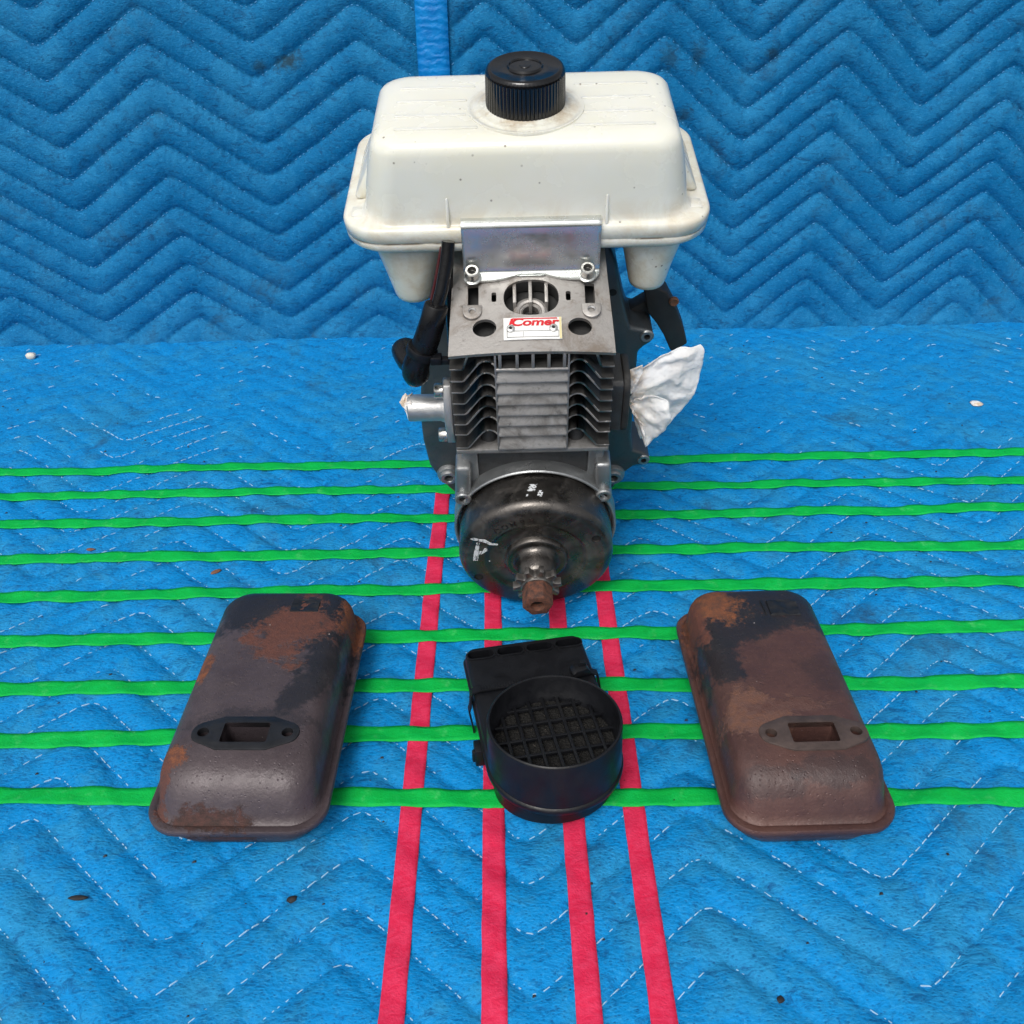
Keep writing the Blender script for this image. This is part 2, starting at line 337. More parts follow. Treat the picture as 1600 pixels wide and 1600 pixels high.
# ---------------------------------------------------------------- blankets
def tri(x, x0, per):                     # 0 on the peaks, 1 in the valleys, softly rounded
    return np.arccos(np.clip(.988*np.cos(2*np.pi*(x-x0)/per), -1, 1))/np.pi
def floor_phase(x, y):
    xw = x+.006*vn(x*7, y*7, 1); yw = y+.006*vn(x*6, y*6, 2)+.004*vn(x*14, y*14, 3)
    return (yw-.3185+.080*tri(xw, -.0815, .178))/.0288
def floor_h(x, y):
    x = np.asarray(x, float); y = np.asarray(y, float)
    p = floor_phase(x, y); flat = np.clip((y-.66)/.12, 0, 1)
    d = .0034*(1-.55*flat)
    h = -d*(1-np.abs(np.sin(np.pi*p))**.48)
    dd = np.abs(p-np.round(p))*.0288; h = h-.0006*np.cos(2*np.pi*x/.0066)*np.exp(-(dd/.0055)**2)*(vn(x*40, y*40, 8)+.7)
    h += .0022*vn(x*16, y*16, 4)+.0011*vn(x*45+y*10, y*40, 5)+.0006*vn(x*110, y*100, 6)
    cre = np.abs(vn(x*30+y*22, (y-x*.5)*11, 7)); h -= .0012*np.clip(1-cre*9, 0, 1)*(1-flat*.5)
    return h-.0004
def grid_obj(name, xs, ys, fn, mat, parent):
    X, Y = np.meshgrid(xs, ys); P = fn(X, Y).reshape(-1, 3)
    nx, ny = len(xs), len(ys); i = (np.arange(ny-1)[:, None]*nx+np.arange(nx-1)[None]).ravel()
    F = np.stack([i, i+1, i+nx+1, i+nx], 1)
    me = bpy.data.meshes.new(name); me.vertices.add(len(P)); me.vertices.foreach_set('co', P.ravel())
    me.loops.add(F.size); me.loops.foreach_set('vertex_index', F.ravel().astype(np.int32))
    me.polygons.add(len(F)); me.polygons.foreach_set('loop_start', (np.arange(len(F))*4).astype(np.int32)); me.polygons.foreach_set('loop_total', np.full(len(F), 4, np.int32))
    me.update(); me.validate(); me.polygons.foreach_set('use_smooth', [True]*len(F))
    return link(name, me, mat, parent)
def stitches(name, lines, dash, gap, wid, up, mat, parent, skip):
    mb = MB()
    for ln in lines:                     # polyline of (point, normal)
        pts = [Vector(p) for p in ln]; acc = 0; i = 0; s = random.random()*dash; out = []
        L = [0]
        for a, b in zip(pts, pts[1:]): L.append(L[-1]+(b-a).length)
        def at(d):
            import bisect
            k = min(max(bisect.bisect_right(L, d)-1, 0), len(pts)-2); t = (d-L[k])/max(L[k+1]-L[k], 1e-9)
            return pts[k].lerp(pts[k+1], t)
        while s+dash < L[-1]:
            dl = dash*random.uniform(.8, 1.15); a = at(s)-up*wid*random.uniform(0, .9); b = at(min(s+dl, L[-1]))-up*wid*random.uniform(0, .9); s += dl+gap*random.uniform(.8, 1.3)
            if random.random() < skip(a): continue
            d = (b-a).normalized(); sd_ = d.cross(up).normalized()*wid*.5; m = (a+b)/2+up*wid*.9; lo = -up*wid*.4
            mb.add([a-sd_+lo, a+sd_+lo, b+sd_+lo, b-sd_+lo, m-sd_*.8-d*(b-a).length*.3, m+sd_*.8-d*(b-a).length*.3, m+sd_*.8+d*(b-a).length*.3, m-sd_*.8+d*(b-a).length*.3],
                   [(4, 5, 6, 7), (0, 1, 5, 4), (1, 2, 6, 5), (2, 3, 7, 6), (3, 0, 4, 7)])
    me = bpy.data.meshes.new(name); me.from_pydata(mb.v, [], mb.f); me.update()
    return tag(link(name, me, mat, parent), kind='stuff')

fb = empty('moving_blanket', (0, .5, 0), 'blue quilted moving blanket lying flat under the engine and parts', 'blanket')
def fl(X, Y): return np.stack([X, Y-.5, floor_h(X, Y)], -1)
grid_obj('quilted_cloth', np.concatenate([np.arange(-.80, -.56, .006), np.arange(-.56, .56, .0021), np.arange(.56, .8, .006)]), np.concatenate([np.arange(.03, .19, .005), np.arange(.19, .64, .0019), np.arange(.64, 1.06, .0028)]), fl, M['floor'], fb)
lines = []
for n in range(-12, 30):
    xs = np.arange(-.72, .72, .003); y = np.full_like(xs, .5)
    for _ in range(40): y = y-(floor_phase(xs, y)-n)*.0288*.8
    z = floor_h(xs, y)+.00095; seg = []
    for a, b, c in zip(xs, y, z):
        if .10 < b < 1.0: seg.append((a, b-.5, c))
        elif len(seg) > 3: lines.append(seg); seg = []
        else: seg = []
    if len(seg) > 3: lines.append(seg)
def skip_f(p):
    q = vn(p.x*9, p.y*9, 12)+vn(p.x*25, p.y*25, 13)*.7
    far = min(max((p.y+.5-.60)/.2, 0), 1)
    return .04 if q < .28-.85*far else .90
stitches('stitching', lines, .0056, .0013, .00052, Vector((0, 0, 1)), M['thread'], fb, skip_f)

YAW = .029
def wall_blanket(x0, x1, xpk, per, amp, zpk, label, seed):
    w = empty('hanging_blanket', ((x0+x1)/2, 1.0+YAW*(x0+x1)/2, 0), label, 'blanket', 'blue blankets hung behind the engine')
    cx, cy = (x0+x1)/2, 1.0+YAW*(x0+x1)/2
    def ph(x, z):
        xw = x+.005*vn(x*8, z*8, seed); zw = z+.004*vn(x*7, z*7, seed+1)+.002*vn(x*20, z*20, seed+2)
        return (zw-zpk+amp*tri(xw, xpk, per))/.0303
    def dep(x, z):
        p = ph(x, z); h = .0054*(np.abs(np.sin(np.pi*p))**.55)
        dd = np.abs(p-np.round(p))*.0303; h = h-.0007*np.cos(2*np.pi*x/.0062)*np.exp(-(dd/.006)**2)*(vn(x*40, z*40, seed+9)+.8)
        h = h+.004*vn(x*5, z*5, seed+3)+.0018*vn(x*26, z*26, seed+4)+.0008*vn(x*75+z*40, z*60, seed+5)
        ed = np.minimum(np.abs(x-x0), np.abs(x-x1)); return h*np.clip(ed/.012, .25, 1)
    def f(X, Z):
        Zb = np.where(Z < .0001, -.003+.003*vn(X*14, X*0, seed+6), Z)
        bot = np.clip(Zb/.03, 0, 1)
        return np.stack([X-cx, 1.0+YAW*X-cy-dep(X, Zb)-.006*(1-bot)**2, Zb], -1)
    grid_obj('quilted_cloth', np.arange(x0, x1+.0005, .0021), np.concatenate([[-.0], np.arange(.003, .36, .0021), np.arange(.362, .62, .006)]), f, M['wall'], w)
    lines = []
    for n in range(-10, 16):
        xs = np.arange(x0+.004, x1-.004, .003); z = np.full_like(xs, .2)
        for _ in range(40): z = z-(ph(xs, z)-n)*.0303*.8
        yy = 1.0+YAW*xs-cy-dep(xs, z)-.0013; seg = []
        for a, b, c in zip(xs, yy, z):
            if .012 < c < .5: seg.append((a-cx, b, c))
            elif len(seg) > 3: lines.append(seg); seg = []
            else: seg = []
        if len(seg) > 3: lines.append(seg)
    stitches('stitching', lines, .0026, .0026, .0007, Vector((0, -1, 0)), M['thread_blue'], w, lambda p: .15 if vn(p.x*10, p.z*10, seed+8) < .12 else .7)
    return w
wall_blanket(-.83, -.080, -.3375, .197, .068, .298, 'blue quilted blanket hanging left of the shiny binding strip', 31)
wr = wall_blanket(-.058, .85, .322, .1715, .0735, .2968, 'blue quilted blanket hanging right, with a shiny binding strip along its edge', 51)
bx_ = np.linspace(-.0835, -.0535, 22); bz_ = np.arange(0, .6, .003)
def bf(X, Z):
    e = (X+.0685)/.015; yy = 1.0+YAW*X-.0105+.004*np.abs(e)**4+.0012*vn(X*20, Z*90, 71)+.002*vn(X*0, Z*9, 72)
    return np.stack([X+.0012*vn(X*0, Z*25, 73)-wr.location.x, yy-wr.location.y, Z], -1)
grid_obj('binding_strip', bx_, bz_, bf, M['binding'], wr)

# ---------------------------------------------------------------- tapes
def tape(name, pts, width, mat, label, group, lift, seed, cat):
    P = [np.array(p) for p in pts]; L = np.cumsum([0]+[np.linalg.norm(b-a) for a, b in zip(P, P[1:])])
    n = int(L[-1]/.003); d = np.linspace(0, L[-1], n); cx = np.interp(d, L, [p[0] for p in P]); cy = np.interp(d, L, [p[1] for p in P])
    tx = np.gradient(cx); ty = np.gradient(cy); l = np.hypot(tx, ty); nx, ny = -ty/l, tx/l
    wob = .0012*vn(d*5, d*0, seed)+.0003*vn(d*22, d*0, seed+1); cx += nx*wob; cy += ny*wob
    S = [-.5, -.3, 0, .3, .5]; V = []; wv = width*(1+.03*vn(d*11, d*0, seed+2))
    for k in range(n):
        for s in S:
            e = s*wv[k]+(.0004*vn(d[k]*90, s*3, seed+3) if abs(s) == .5 else 0)
            x, y = cx[k]+nx[k]*e, cy[k]+ny[k]*e
            V.append((x, y, 0))
    V = np.array(V); h = floor_h(V[:, 0], V[:, 1]); hh = h.reshape(n, 5)
    ker = np.ones(9)/9; sm = np.stack([np.convolve(np.pad(hh[:, j], 4, mode='edge'), ker, 'valid') for j in range(5)], 1)
    V[:, 2] = np.maximum(hh+.0001, sm).ravel()+lift
    base = V.mean(0); base[2] = 0
    F = [(k*5+j, k*5+j+1, k*5+j+6, k*5+j+5) for k in range(n-1) for j in range(4)]
    me = bpy.data.meshes.new(name); me.from_pydata([tuple(v-base) for v in V], [], F); me.update()
    me.polygons.foreach_set('use_smooth', [True]*len(F))
    o = link(name, me, mat); o.location = base
    so = o.modifiers.new('thick', 'SOLIDIFY'); so.thickness = .00025; so.offset = 1
    return tag(o, label, cat, group)
GL = [(-.4375, .7067), (-.4204, .6677), (-.4026, .6271), (-.3819, .5799), (-.3621, .5345), (-.3416, .4878), (-.3216, .4422), (-.3027, .3991), (-.2844, .3573)]
GR = [(.4446, .7202), (.4233, .6731), (.4047, .6320), (.3825, .5827), (.3625, .5385), (.3406, .4901), (.3166, .4368), (.2985, .3968), (.2768, .3487)]
ORD = ['nearest the hanging blankets', 'second from the hanging blankets', 'third from the hanging blankets', 'fourth from the hanging blankets', 'just behind the tops of the two mufflers', 'crossing just in front of the sprocket nut',
       'passing behind the round air filter ring', 'level with the muffler port holes', 'nearest the camera, at the mufflers\' front ends']
for i, (a, b) in enumerate(zip(GL, GR)):
    a, b = np.array(a), np.array(b); e = (b-a)
    tape('green_tape', [a-e*.35, a, (a+b)/2+[0, .0015*math.sin(i*2.1)], b, b+e*.35], .0120, M['green'], 'long green tape strip, '+ORD[i], 'green tape strips across the floor blanket', .0011, 80+i*5, 'tape strip')
PK = [((-.0559, .20), (-.0569, .6700), 'leftmost pink tape strip, running between left muffler and air filter'),
      ((-.0096, .20), (-.0158, .640), 'second pink tape strip from the left, passing under the air filter'),
      ((.0319, .20), (.0298, .640), 'third pink tape strip from the left, coming out below the sprocket nut'),
      ((.0643, .20), (.0640, .655), 'rightmost pink tape strip, running between air filter and right muffler')]
for i, (a, b, lb) in enumerate(PK):
    a, b = np.array(a), np.array(b); tape('pink_tape', [a-(0, .1), a, (a+b)/2, b], .0116, M['pink'], lb, 'pink tape strips running towards the engine', .0005, 140+i*5, 'tape strip')

# ---------------------------------------------------------------- engine
ENG = empty('engine', (.0155, .57, 0), 'small two-stroke engine with white fuel tank standing on the blanket', 'engine')
E = Matrix.Translation((0, .507-.57, .0473)) @ Matrix.Rotation(R(14), 4, 'X') @ Matrix.Rotation(R(-.8), 4, 'Y')
def part(name, mb, mat, parent=None, bevel=0., seg=2, ang=38, label=None):
    me = mb.mesh(name, bevel, seg, ang) if isinstance(mb, MB) else mb
    o = link(name, me, M[mat], parent or ENG, E if parent is None else None)
    if label: o['label'] = label
    return o
def socket_screw(name, c, r, h, axm, mat='screw', parent=None, hexr=None):
    """socket head cap screw along +z of matrix axm at c"""
    mtx = Matrix.Translation(c) @ axm; me = MB(); k = r*.12
    me.lathe([(0, r*.98), (h-k, r), (h, r-k), (h, r*.62), (h*.45, r*.58), (h*.45, 0)], 28, 'z', mtx=mtx, rfun=lambda i, a: 1)
    o = part(name, me, mat, parent); 
    rec = part('socket', MB().lathe([(h*.46, r*.60), (h*.47, 0)], 6, 'z', mtx=mtx), 'dark', o)
    return o
I4 = Matrix.Identity(4); AY = Matrix.Rotation(R(90), 4, 'X')      # z -> -y (towards the camera)
AXL = Matrix.Rotation(R(-90), 4, 'Y'); AXR = Matrix.Rotation(R(90), 4, 'Y')

# fan housing plate behind everything
pl = [(.046, .168), (.0535, .148), (.0575, .128), (.0625, .108), (.0655, .0985), (.071, .0975), (.0775, .0965), (.0815, .0925), (.0805, .0860), (.0755, .0825), (.0718, .078),
      (.0722, .040), (.0726, .002), (.0745, -.0140), (.0835, -.0175), (.0885, -.0220), (.0865, -.0285), (.0770, -.0300), (.0705, -.0370), (.0620, -.0540), (.046, -.065), (.030, -.0735), (0, -.0755), (-.030, -.0735), (-.046, -.066), (-.0610, -.0545), (-.0700, -.0420), (-.0775, -.0245), (-.0800, 0), (-.0800, .030), (-.076, .060), (-.069, .095), (-.060, .128), (-.055, .168)]
hc = [MB().lathe([(.100, .0021), (.128, .0021)], 20, 'y', c).mesh('c') for c in [(.0770, 0, .0912), (.0835, 0, -.0235)]]
plate = cut(MB().prism(pl, .114, .150, 'y').mesh('fan_housing', .0024, 3), hc)
fh = part('fan_housing', plate, 'case')
for c in ((.0768, .0913), (.0835, -.0235)):
    part('mounting_lug', MB().lathe([(.1132, .0021), (.1132, .0040), (.1142, .0048)], 28, 'y', (c[0], 0, c[1]), caps=False), 'lugmetal', fh)
for (x, z) in ((-.0634, -.0332), (.0611, -.0371)):
    o = part('boss', MB().lathe([(.1125, .0030), (.1085, .0031), (.1080, .0036), (.1080, .0058), (.1090, .0066), (.1100, .0068), (.1105, .0082), (.1120, .0088), (.1142, .0092)], 36, 'y', (x, 0, z)), 'lugmetal', fh)
    part('bore_shade', MB().lathe([(.1119, .0028), (.1120, 0)], 20, 'y', (x, 0, z)), 'dark', o)
part('screw_hole', MB().lathe([(.1136, .0026), (.1137, 0)], 20, 'y', (.0521, 0, .1268)), 'dark', fh)
part('starter_cover', MB().lathe([(.150, .072), (.166, .068), (.174, .058), (.176, 0)], 48, 'y'), 'case', None)
part('tank_support', MB().box(-.045, .045, .112, .150, .150, .184), 'case', None, .003)

# crankcase
cc = MB().box(-.036, .034, .037, .116, .020, .0715)
cc.lathe([(.030, .046), (.052, .046), (.113, .040)], 48, 'y')
part('crankcase', cc, 'casedark', None, .0015)
for s, x in ((-1, -.041), (1, .039)):
    part('crankcase_post', MB().prism([(x-.0055, .026), (x+.0055, .026), (x+.0050, .072), (x-.0050, .072)], .036, .112, 'y'), 'lugmetal', None, .0018)
ring = MB().lathe([(.0300, .0518), (.0275, .0522), (.0268, .0530), (.0268, .0537), (.0276, .0544), (.040, .0546), (.040, .0470), (.034, .0465), (.034, .0518), (.0300, .0518)], 96, 'y')
ring.f = ring.f[:-2]; hr = part('clutch_housing_rim', ring, 'lugmetal')
for (x, z) in ((-.0468, .0300), (.0447, .0305)):
    sx = 1 if x > 0 else -1
    lug = MB().lathe([(.0285, .0024), (.0262, .0025), (.0258, .0032), (.0258, .0046), (.0266, .0054), (.044, .0056)], 28, 'y', (x, 0, z))
    o = part('lug', lug, 'lugmetal', hr)
    part('lug_post', MB().prism([(x-.0052, z+.001), (x+.0052, z+.001), (x+.0050-sx*.0015, z+.026), (x-.0050-sx*.0015, z+.026)], .0290, .046, 'y'), 'lugmetal', hr, .0024, seg=3)
    part('bore_shade', MB().lathe([(.0275, .0024), (.0276, 0)], 16, 'y', (x, 0, z)), 'dark', o)
part('gasket_neck', MB().lathe([(.066, .030), (.0725, .034)], 40, 'z', (-.001, .062, 0)), 'casedark')

# clutch drum, hub, sprocket, nut
RD, rr = .0507, .0068
prof = [(.0305, .0490), (.0305, .0500), (.0300, RD), (.0285, RD)]+[(rr-rr*math.sin(R(a)), RD-rr+rr*math.cos(R(a))) for a in range(0, 91, 9)]
prof += [(-.0001, .0345), (.0004, .0328), (.0016, .0316), (.0021, .0300), (.0023, .0225), (.0016, .0208), (-.0016, .0204), (-.0024, .0196), (-.0026, .0180), (-.0020, .0165), (-.0024, .0150), (-.0046, .0134), (-.0080, .0126), (-.0150, .0122), (-.0162, .0114), (-.0172, .0108), (-.0172, .0)]
dm = MB().lathe(prof, 120, 'y').mesh('clutch_drum', 0, 2, 50)
hcut = [MB().lathe([(-.01, .0031), (.02, .0031)], 20, 'y', (x, 0, z)).mesh('c') for x, z in ((-.0385, -.0175), (.0385, .0190))]
DR = part('clutch_drum', cut(dm, hcut, 50), 'drum')
for x, z in ((-.0385, -.0175), (.0385, .0190)): part('hole_shade_disc', MB().lathe([(.0011, .0032), (.0012, 0)], 18, 'y', (x, 0, z)), 'dark', DR)  # black disc set in each hole as painted shade
part('drum_bore', MB().lathe([(.0135, .046), (.0136, 0)], 40, 'y'), 'dark', DR)
for i, ch in enumerate('COMER'):
    a = R(131-i*9.2); r_ = .0372; tm = text_mesh(ch, .0060, .00018)
    part('embossed_letter', tm, 'drum', DR).matrix_basis = Matrix.Translation((r_*math.cos(a), -.00015, r_*math.sin(a))) @ Matrix.Rotation(-(a-R(90)), 4, 'Y') @ AY
def ragged(poly, y, d=.00028): return MB().prism(poly, y-d, y, 'y')
def zc(dx, dz): return (dx, dz)
for poly in ([(-.0420, .0215), (-.0400, .0226), (-.0360, .0208), (-.0325, .0205), (-.0290, .0172), (-.0245, .0160), (-.0248, .0150), (-.0300, .0154), (-.0330, .0178), (-.0362, .0192), (-.0400, .0202)],
             [(-.0382, .0176), (-.0362, .0176), (-.0374, .0080), (-.0380, .0000), (-.0414, .0000), (-.0404, .0080)],
             [(-.0335, .0118), (-.0318, .0122), (-.0312, .0100), (-.0360, .0058), (-.0372, .0064), (-.0366, .0092), (-.0348, .0090)],
             [(-.0312, -.0008), (-.0300, -.0012), (-.0302, -.0002)]):
    part('paint_mark', ragged(poly, -.00005), 'paint', DR)
for (x0, w, y0, y1) in ((-.0028, .0042, .0130, .0190), (.0018, .0016, .0090, .0135), (.0042, .0012, .0120, .0082), (-.0050, .0010, .0105, .0088)):
    k = 6; V = []; 
    for j in range(k+1):
        yy = y0+(y1-y0)*j/k
        for sx in (-.5, .5):
            x = x0+w*sx*(1+.4*math.sin(j*2.3))+(yy-y0)*.3; V.append((x, yy, math.sqrt((RD+.00025)**2-x*x)))
    part('paint_mark', MB().add(V, [(2*j, 2*j+1, 2*j+3, 2*j+2) for j in range(k)]), 'paint', DR)
gear = []; NTH = 10
for k in range(NTH):
    for f, r_ in ((-.5, .0106), (-.34, .0110), (-.22, .0128), (-.15, .0156), (.15, .0156), (.22, .0128), (.34, .0110)):
        a = 2*math.pi*(k+f)/NTH+.12; gear.append((r_*math.cos(a), r_*math.sin(a)))
part('sprocket', MB().prism(gear, -.0235, -.0180, 'y'), 'sprocket', None, .0004)
part('sprocket_collar', MB().lathe([(-.0165, .0108), (-.0245, .0104), (-.0250, .0098), (-.0252, 0)], 40, 'y'), 'sprocket')
hx = [(.0098*math.cos(R(60*k+8)), .0098*math.sin(R(60*k+8))) for k in range(6)]
nm = MB().prism(hx, -.0385, -.0245, 'y').mesh('nut', .0004, 2)
nut = part('nut', cut(nm, [MB().lathe([(-.05, .0052), (-.0400, .0052), (-.0375, .0044), (-.029, .0044)], 28, 'y').mesh('c')]), 'rust', None, label='rusty hexagonal nut on the shaft end')

part('bore_shade', MB().lathe([(-.0335, .0044), (-.0334, 0)], 20, 'y'), 'dark', nut)  # black disc painting the shade down the nut's hole

# cylinder and fins
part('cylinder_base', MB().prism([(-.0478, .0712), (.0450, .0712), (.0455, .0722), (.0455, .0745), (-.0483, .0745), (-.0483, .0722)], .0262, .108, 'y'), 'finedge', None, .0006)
CX = -.0012
core = MB().box(CX-.0205, CX+.0205, .0315, .11, .0745, .1350)
core.box(-.034, .032, .066, .112, .0745, .146)
cy = part('cylinder', core, 'core')
lev = [.1370, .1284, .1200, .1115, .1032, .0950, .0867, .0758]
side = [(.0208, .0098), (.0222, .0122), (.0240, .0138), (.0260, .0144), (.0280, .0141), (.0298, .0128), (.0318, .0102), (.0385, .0009), (.0400, 0), (.0470, 0)]
TH = .0012
for i, z in enumerate(lev):
    fm = MB()
    for s in (-1, 1):
        pts = [(CX+s*x, z+dz) for x, dz in side if z+dz < .1475]
        if z == lev[0]: pts = [(CX+s*.0352, z+.0115), (CX+s*.0385, z+.0009), (CX+s*.040, z), (CX+s*.047, z)]
        if z > .13 and z < .1365: pts = [(CX+s*x, min(z+dz, .1462)) for x, dz in side]
        off = []
        for k, p in enumerate(pts):
            a = Vector(pts[max(k-1, 0)]); b = Vector(pts[min(k+1, len(pts)-1)]); d = (b-a).normalized(); n_ = Vector((-d.y, d.x))*(1 if s > 0 else -1)
            off.append((p[0]+n_.x*TH, p[1]+n_.y*TH))
        for k in range(len(pts)-1):
            fm.prism([pts[k], pts[k+1], off[k+1], off[k]] if s > 0 else [pts[k], off[k], off[k+1], pts[k+1]], .0262, .108, 'y')
    # middle lip, sloping back to the barrel
    lh = .0076 if i else .0012
    lip = [(.0249, z-.0006), (.0247, z+.0002), (.0251, z+.0010), (.0251+lh*.52, z+.0004+lh), (.0335, z+.0004+lh), (.0335, z-.0006)]
    fm.prism(lip, CX-.0207, CX+.0207, 'x')
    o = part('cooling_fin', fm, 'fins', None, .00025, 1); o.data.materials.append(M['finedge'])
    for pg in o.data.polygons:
        if pg.normal.y < -.5: pg.material_index = 1  # front-facing faces take the lighter metal, as wear and painted light
for s in (-1, 1):
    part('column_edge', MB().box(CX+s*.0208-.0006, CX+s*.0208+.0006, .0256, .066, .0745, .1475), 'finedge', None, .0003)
for x in (-.0193, -.0096, -.0006, .0084, .0172):
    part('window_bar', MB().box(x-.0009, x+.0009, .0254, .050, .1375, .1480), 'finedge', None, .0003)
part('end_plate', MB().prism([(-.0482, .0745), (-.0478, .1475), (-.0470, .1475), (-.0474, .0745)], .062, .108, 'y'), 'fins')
for x in (-.0282, .0258):
    socket_screw('base_screw', (x, .0385, .0745), .0054, .0085, I4, 'casedark')

# sloping top cowl (S frame: x, t up the slope, n off the surface)
A20 = R(20)
S = Matrix.Translation((0, .025, .151)) @ Matrix.Rotation(A20, 4, 'X')
def arch(x): return -.0034*(x/.047)**2
cow = MB(); NX = 28; T0, T1 = 0., .084
for i in range(NX):
    pass
rows = []
for t, hw in ((T0-.0004, .0470), (.006, .0468), (.02, .0463), (.05, .0450), (T1, .0440)):
    top = [(CX+hw*(2*k/NX-1), t, arch(hw*(2*k/NX-1))) for k in range(NX+1)]
    bot = [(p[0], t, p[2]-.0026) for p in top[::-1]]
    rows.append(top+bot)
cow.loft(rows)
def Sdisc(x, t, r, ry=None, n=28): return MB().prism(disc(x, t, r, n, ry), -.02, .02, 'z').mesh('c')
def Srect(x0, x1, t0, t1, r=.001): return MB().prism([p[:2] for p in rrect((x0+x1)/2, (t0+t1)/2, (x1-x0)/2, (t1-t0)/2, r, 0, 3)], -.02, .02, 'z').mesh('c')
main = []
for k in range(44):
    a = 2*math.pi*k/44; c_, s_ = math.cos(a), math.sin(a)
    main.append((-.0008+.0158*math.copysign(abs(c_)**.85, c_), .0358+.0120*math.copysign(abs(s_)**.85, s_)))
cutters = [Srect(-.0371, -.0309, .0312, .0460), Srect(.0300, .0357, .0312, .0455), Sdisc(-.0276, .0164, .0068, .0058), Sdisc(.0263, .0161, .0068, .0058),
           MB().prism(main, -.02, .02, 'z').mesh('c'), Srect(-.0235, -.0207, .0335, .0400), Srect(.0190, .0218, .0335, .0398)]
cm = cut(cow.mesh('cowl', 0), cutters, 30); cm.transform(S)
COW = part('cowl', cm, 'alu')
def spart(name, mb, mat, parent=None, bevel=0., **k):
    me = mb.mesh(name, bevel); me.transform(S); return part(name, me, mat, parent, **k)
wl_ = MB()                                            # walls of the main opening
for a, b in zip(main, main[1:]+main[:1]):
    wl_.add([(a[0], a[1], -.002), (b[0], b[1], -.002), (b[0], b[1], -.011), (a[0], a[1], -.011)], [(0, 1, 2, 3)])
spart('opening_wall', wl_, 'casedark', COW)  # dark metal paints the shade inside the opening
for x, hh in ((-.0103, .0465), (-.0012, .0476), (.0080, .0467)):
    spart('opening_rib', MB().prism([(.0315, -.0105), (.0345, -.0030), (hh+.001, -.0018), (hh+.001, -.011)], x-.0010, x+.0010, 'x'), 'alu', COW, .0003)
sp = MB().lathe([(-.020, .0048), (-.0075, .0048), (-.0068, .0056), (-.0070, .0062), (-.0062, .0066), (-.0058, .0080), (-.0066, .0098), (-.0110, .0112)], 40, 'z', (-.0012, .0300, 0))
sp.f = sp.f[:-2]
spart('spark_plug_seat', sp, 'alu', COW)
spart('plug_bore', MB().lathe([(-.0120, .0052), (-.0121, 0)], 28, 'z', (-.0012, .0300, 0)), 'dark', COW)
spart('head_core', MB().box(-.041, .039, .004, .080, -.022, -.0125), 'core', COW)
for a in (-.0385, -.0308, .0287, .0358): spart('slot_wall', MB().box(a, a+.0013, .030, .046, -.012, -.0042), 'alu', COW)
for x, t, mr in ((-.0345, .0272, 1), (.0332, .0266, 1)):
    z0 = arch(x)-.001; n = 14; poly = [(x+.0054, t+.0040), (x-.0054, t+.0040)]+[(x+.0054*math.cos(R(180+180*k/n)), t+.0054*math.sin(R(180+180*k/n))) for k in range(n+1)]
    bm_ = cut(MB().prism(poly, z0, z0+.0032, 'z').mesh('boss', .0004), [MB().prism(disc(x, t, .0023, 20), z0-.01, z0+.01, 'z').mesh('c')]); bm_.transform(S)
    o = part('threaded_boss', bm_, 'alu', COW)
    spart('thread', MB().lathe([(z0+.0012, .0024), (z0+.0016, .0019), (z0+.0020, .0024), (z0+.0024, .0019), (z0+.0028, .0024)], 20, 'z', (x, t, 0), caps=False), 'bright', o)
# nameplate
np_ = MB(); w0, w1, t0, t1 = -.0168, .0160, .0070, .0214; k = 10
V = [(w0+(w1-w0)*i/k, t, arch(w0+(w1-w0)*i/k)+.0005+dz) for dz in (0, .0006) for t in (t0, t1) for i in range(k+1)]
m_ = k+1; F = []
for i in range(k):
    F += [(i, i+1, m_+i+1, m_+i), (2*m_+i, 3*m_+i, 3*m_+i+1, 2*m_+i+1), (i, 2*m_+i, 2*m_+i+1, i+1), (m_+i, m_+i+1, 3*m_+i+1, 3*m_+i)]
F += [(0, m_, 3*m_, 2*m_), (k, 2*m_+k, 3*m_+k, m_+k)]
np_.add(V, F); NP = spart('nameplate', np_, 'label', COW, label='white riveted nameplate with red lettering')
tm = text_mesh('Comer', .0068, .00008, .16, .96, 1.38)
tm.transform(S @ Matrix.Translation((.0004, .0180, .00128))); part('red_lettering', tm, 'red', NP)
spart('red_bar', MB().prism([(-.0128, .0202), (.0136, .0202), (.0133, .0209), (-.0116, .0209)], .0010, .00128, 'z'), 'red', NP)
spart('red_bar', MB().prism([(-.0140, .0160), (-.0126, .0160), (-.0112, .0208), (-.0127, .0205)], .0010, .00130, 'z'), 'red', NP)
for a in ((-.0150, .0142, .0124, .01265), (-.0150, .0142, .0084, .00865), (-.0150, -.01475, .0084, .01265), (.0140, .0142, .0084, .01265), (-.0058, -.0056, .0090, .0120)):
    spart('print_line', MB().box(a[0], a[1], a[2], a[3], .0010, .00124), 'line', NP)
spart('yellowed_edge', MB().box(.0146, .0158, .0072, .0212, .0010, .00125), 'yellowed', NP)
for x in (-.0128, .0112):
    o = spart('rivet', MB().lathe([(.0011, .0024), (.0019, .0023), (.0023, .0017), (.0023, .0010), (.0016, .0009), (.0016, 0)], 22, 'z', (x, .0140, 0)), 'bright', NP)
    spart('rivet_hole', MB().lathe([(.00165, .0009), (.0017, 0)], 14, 'z', (x, .0140, 0)), 'dark', o)

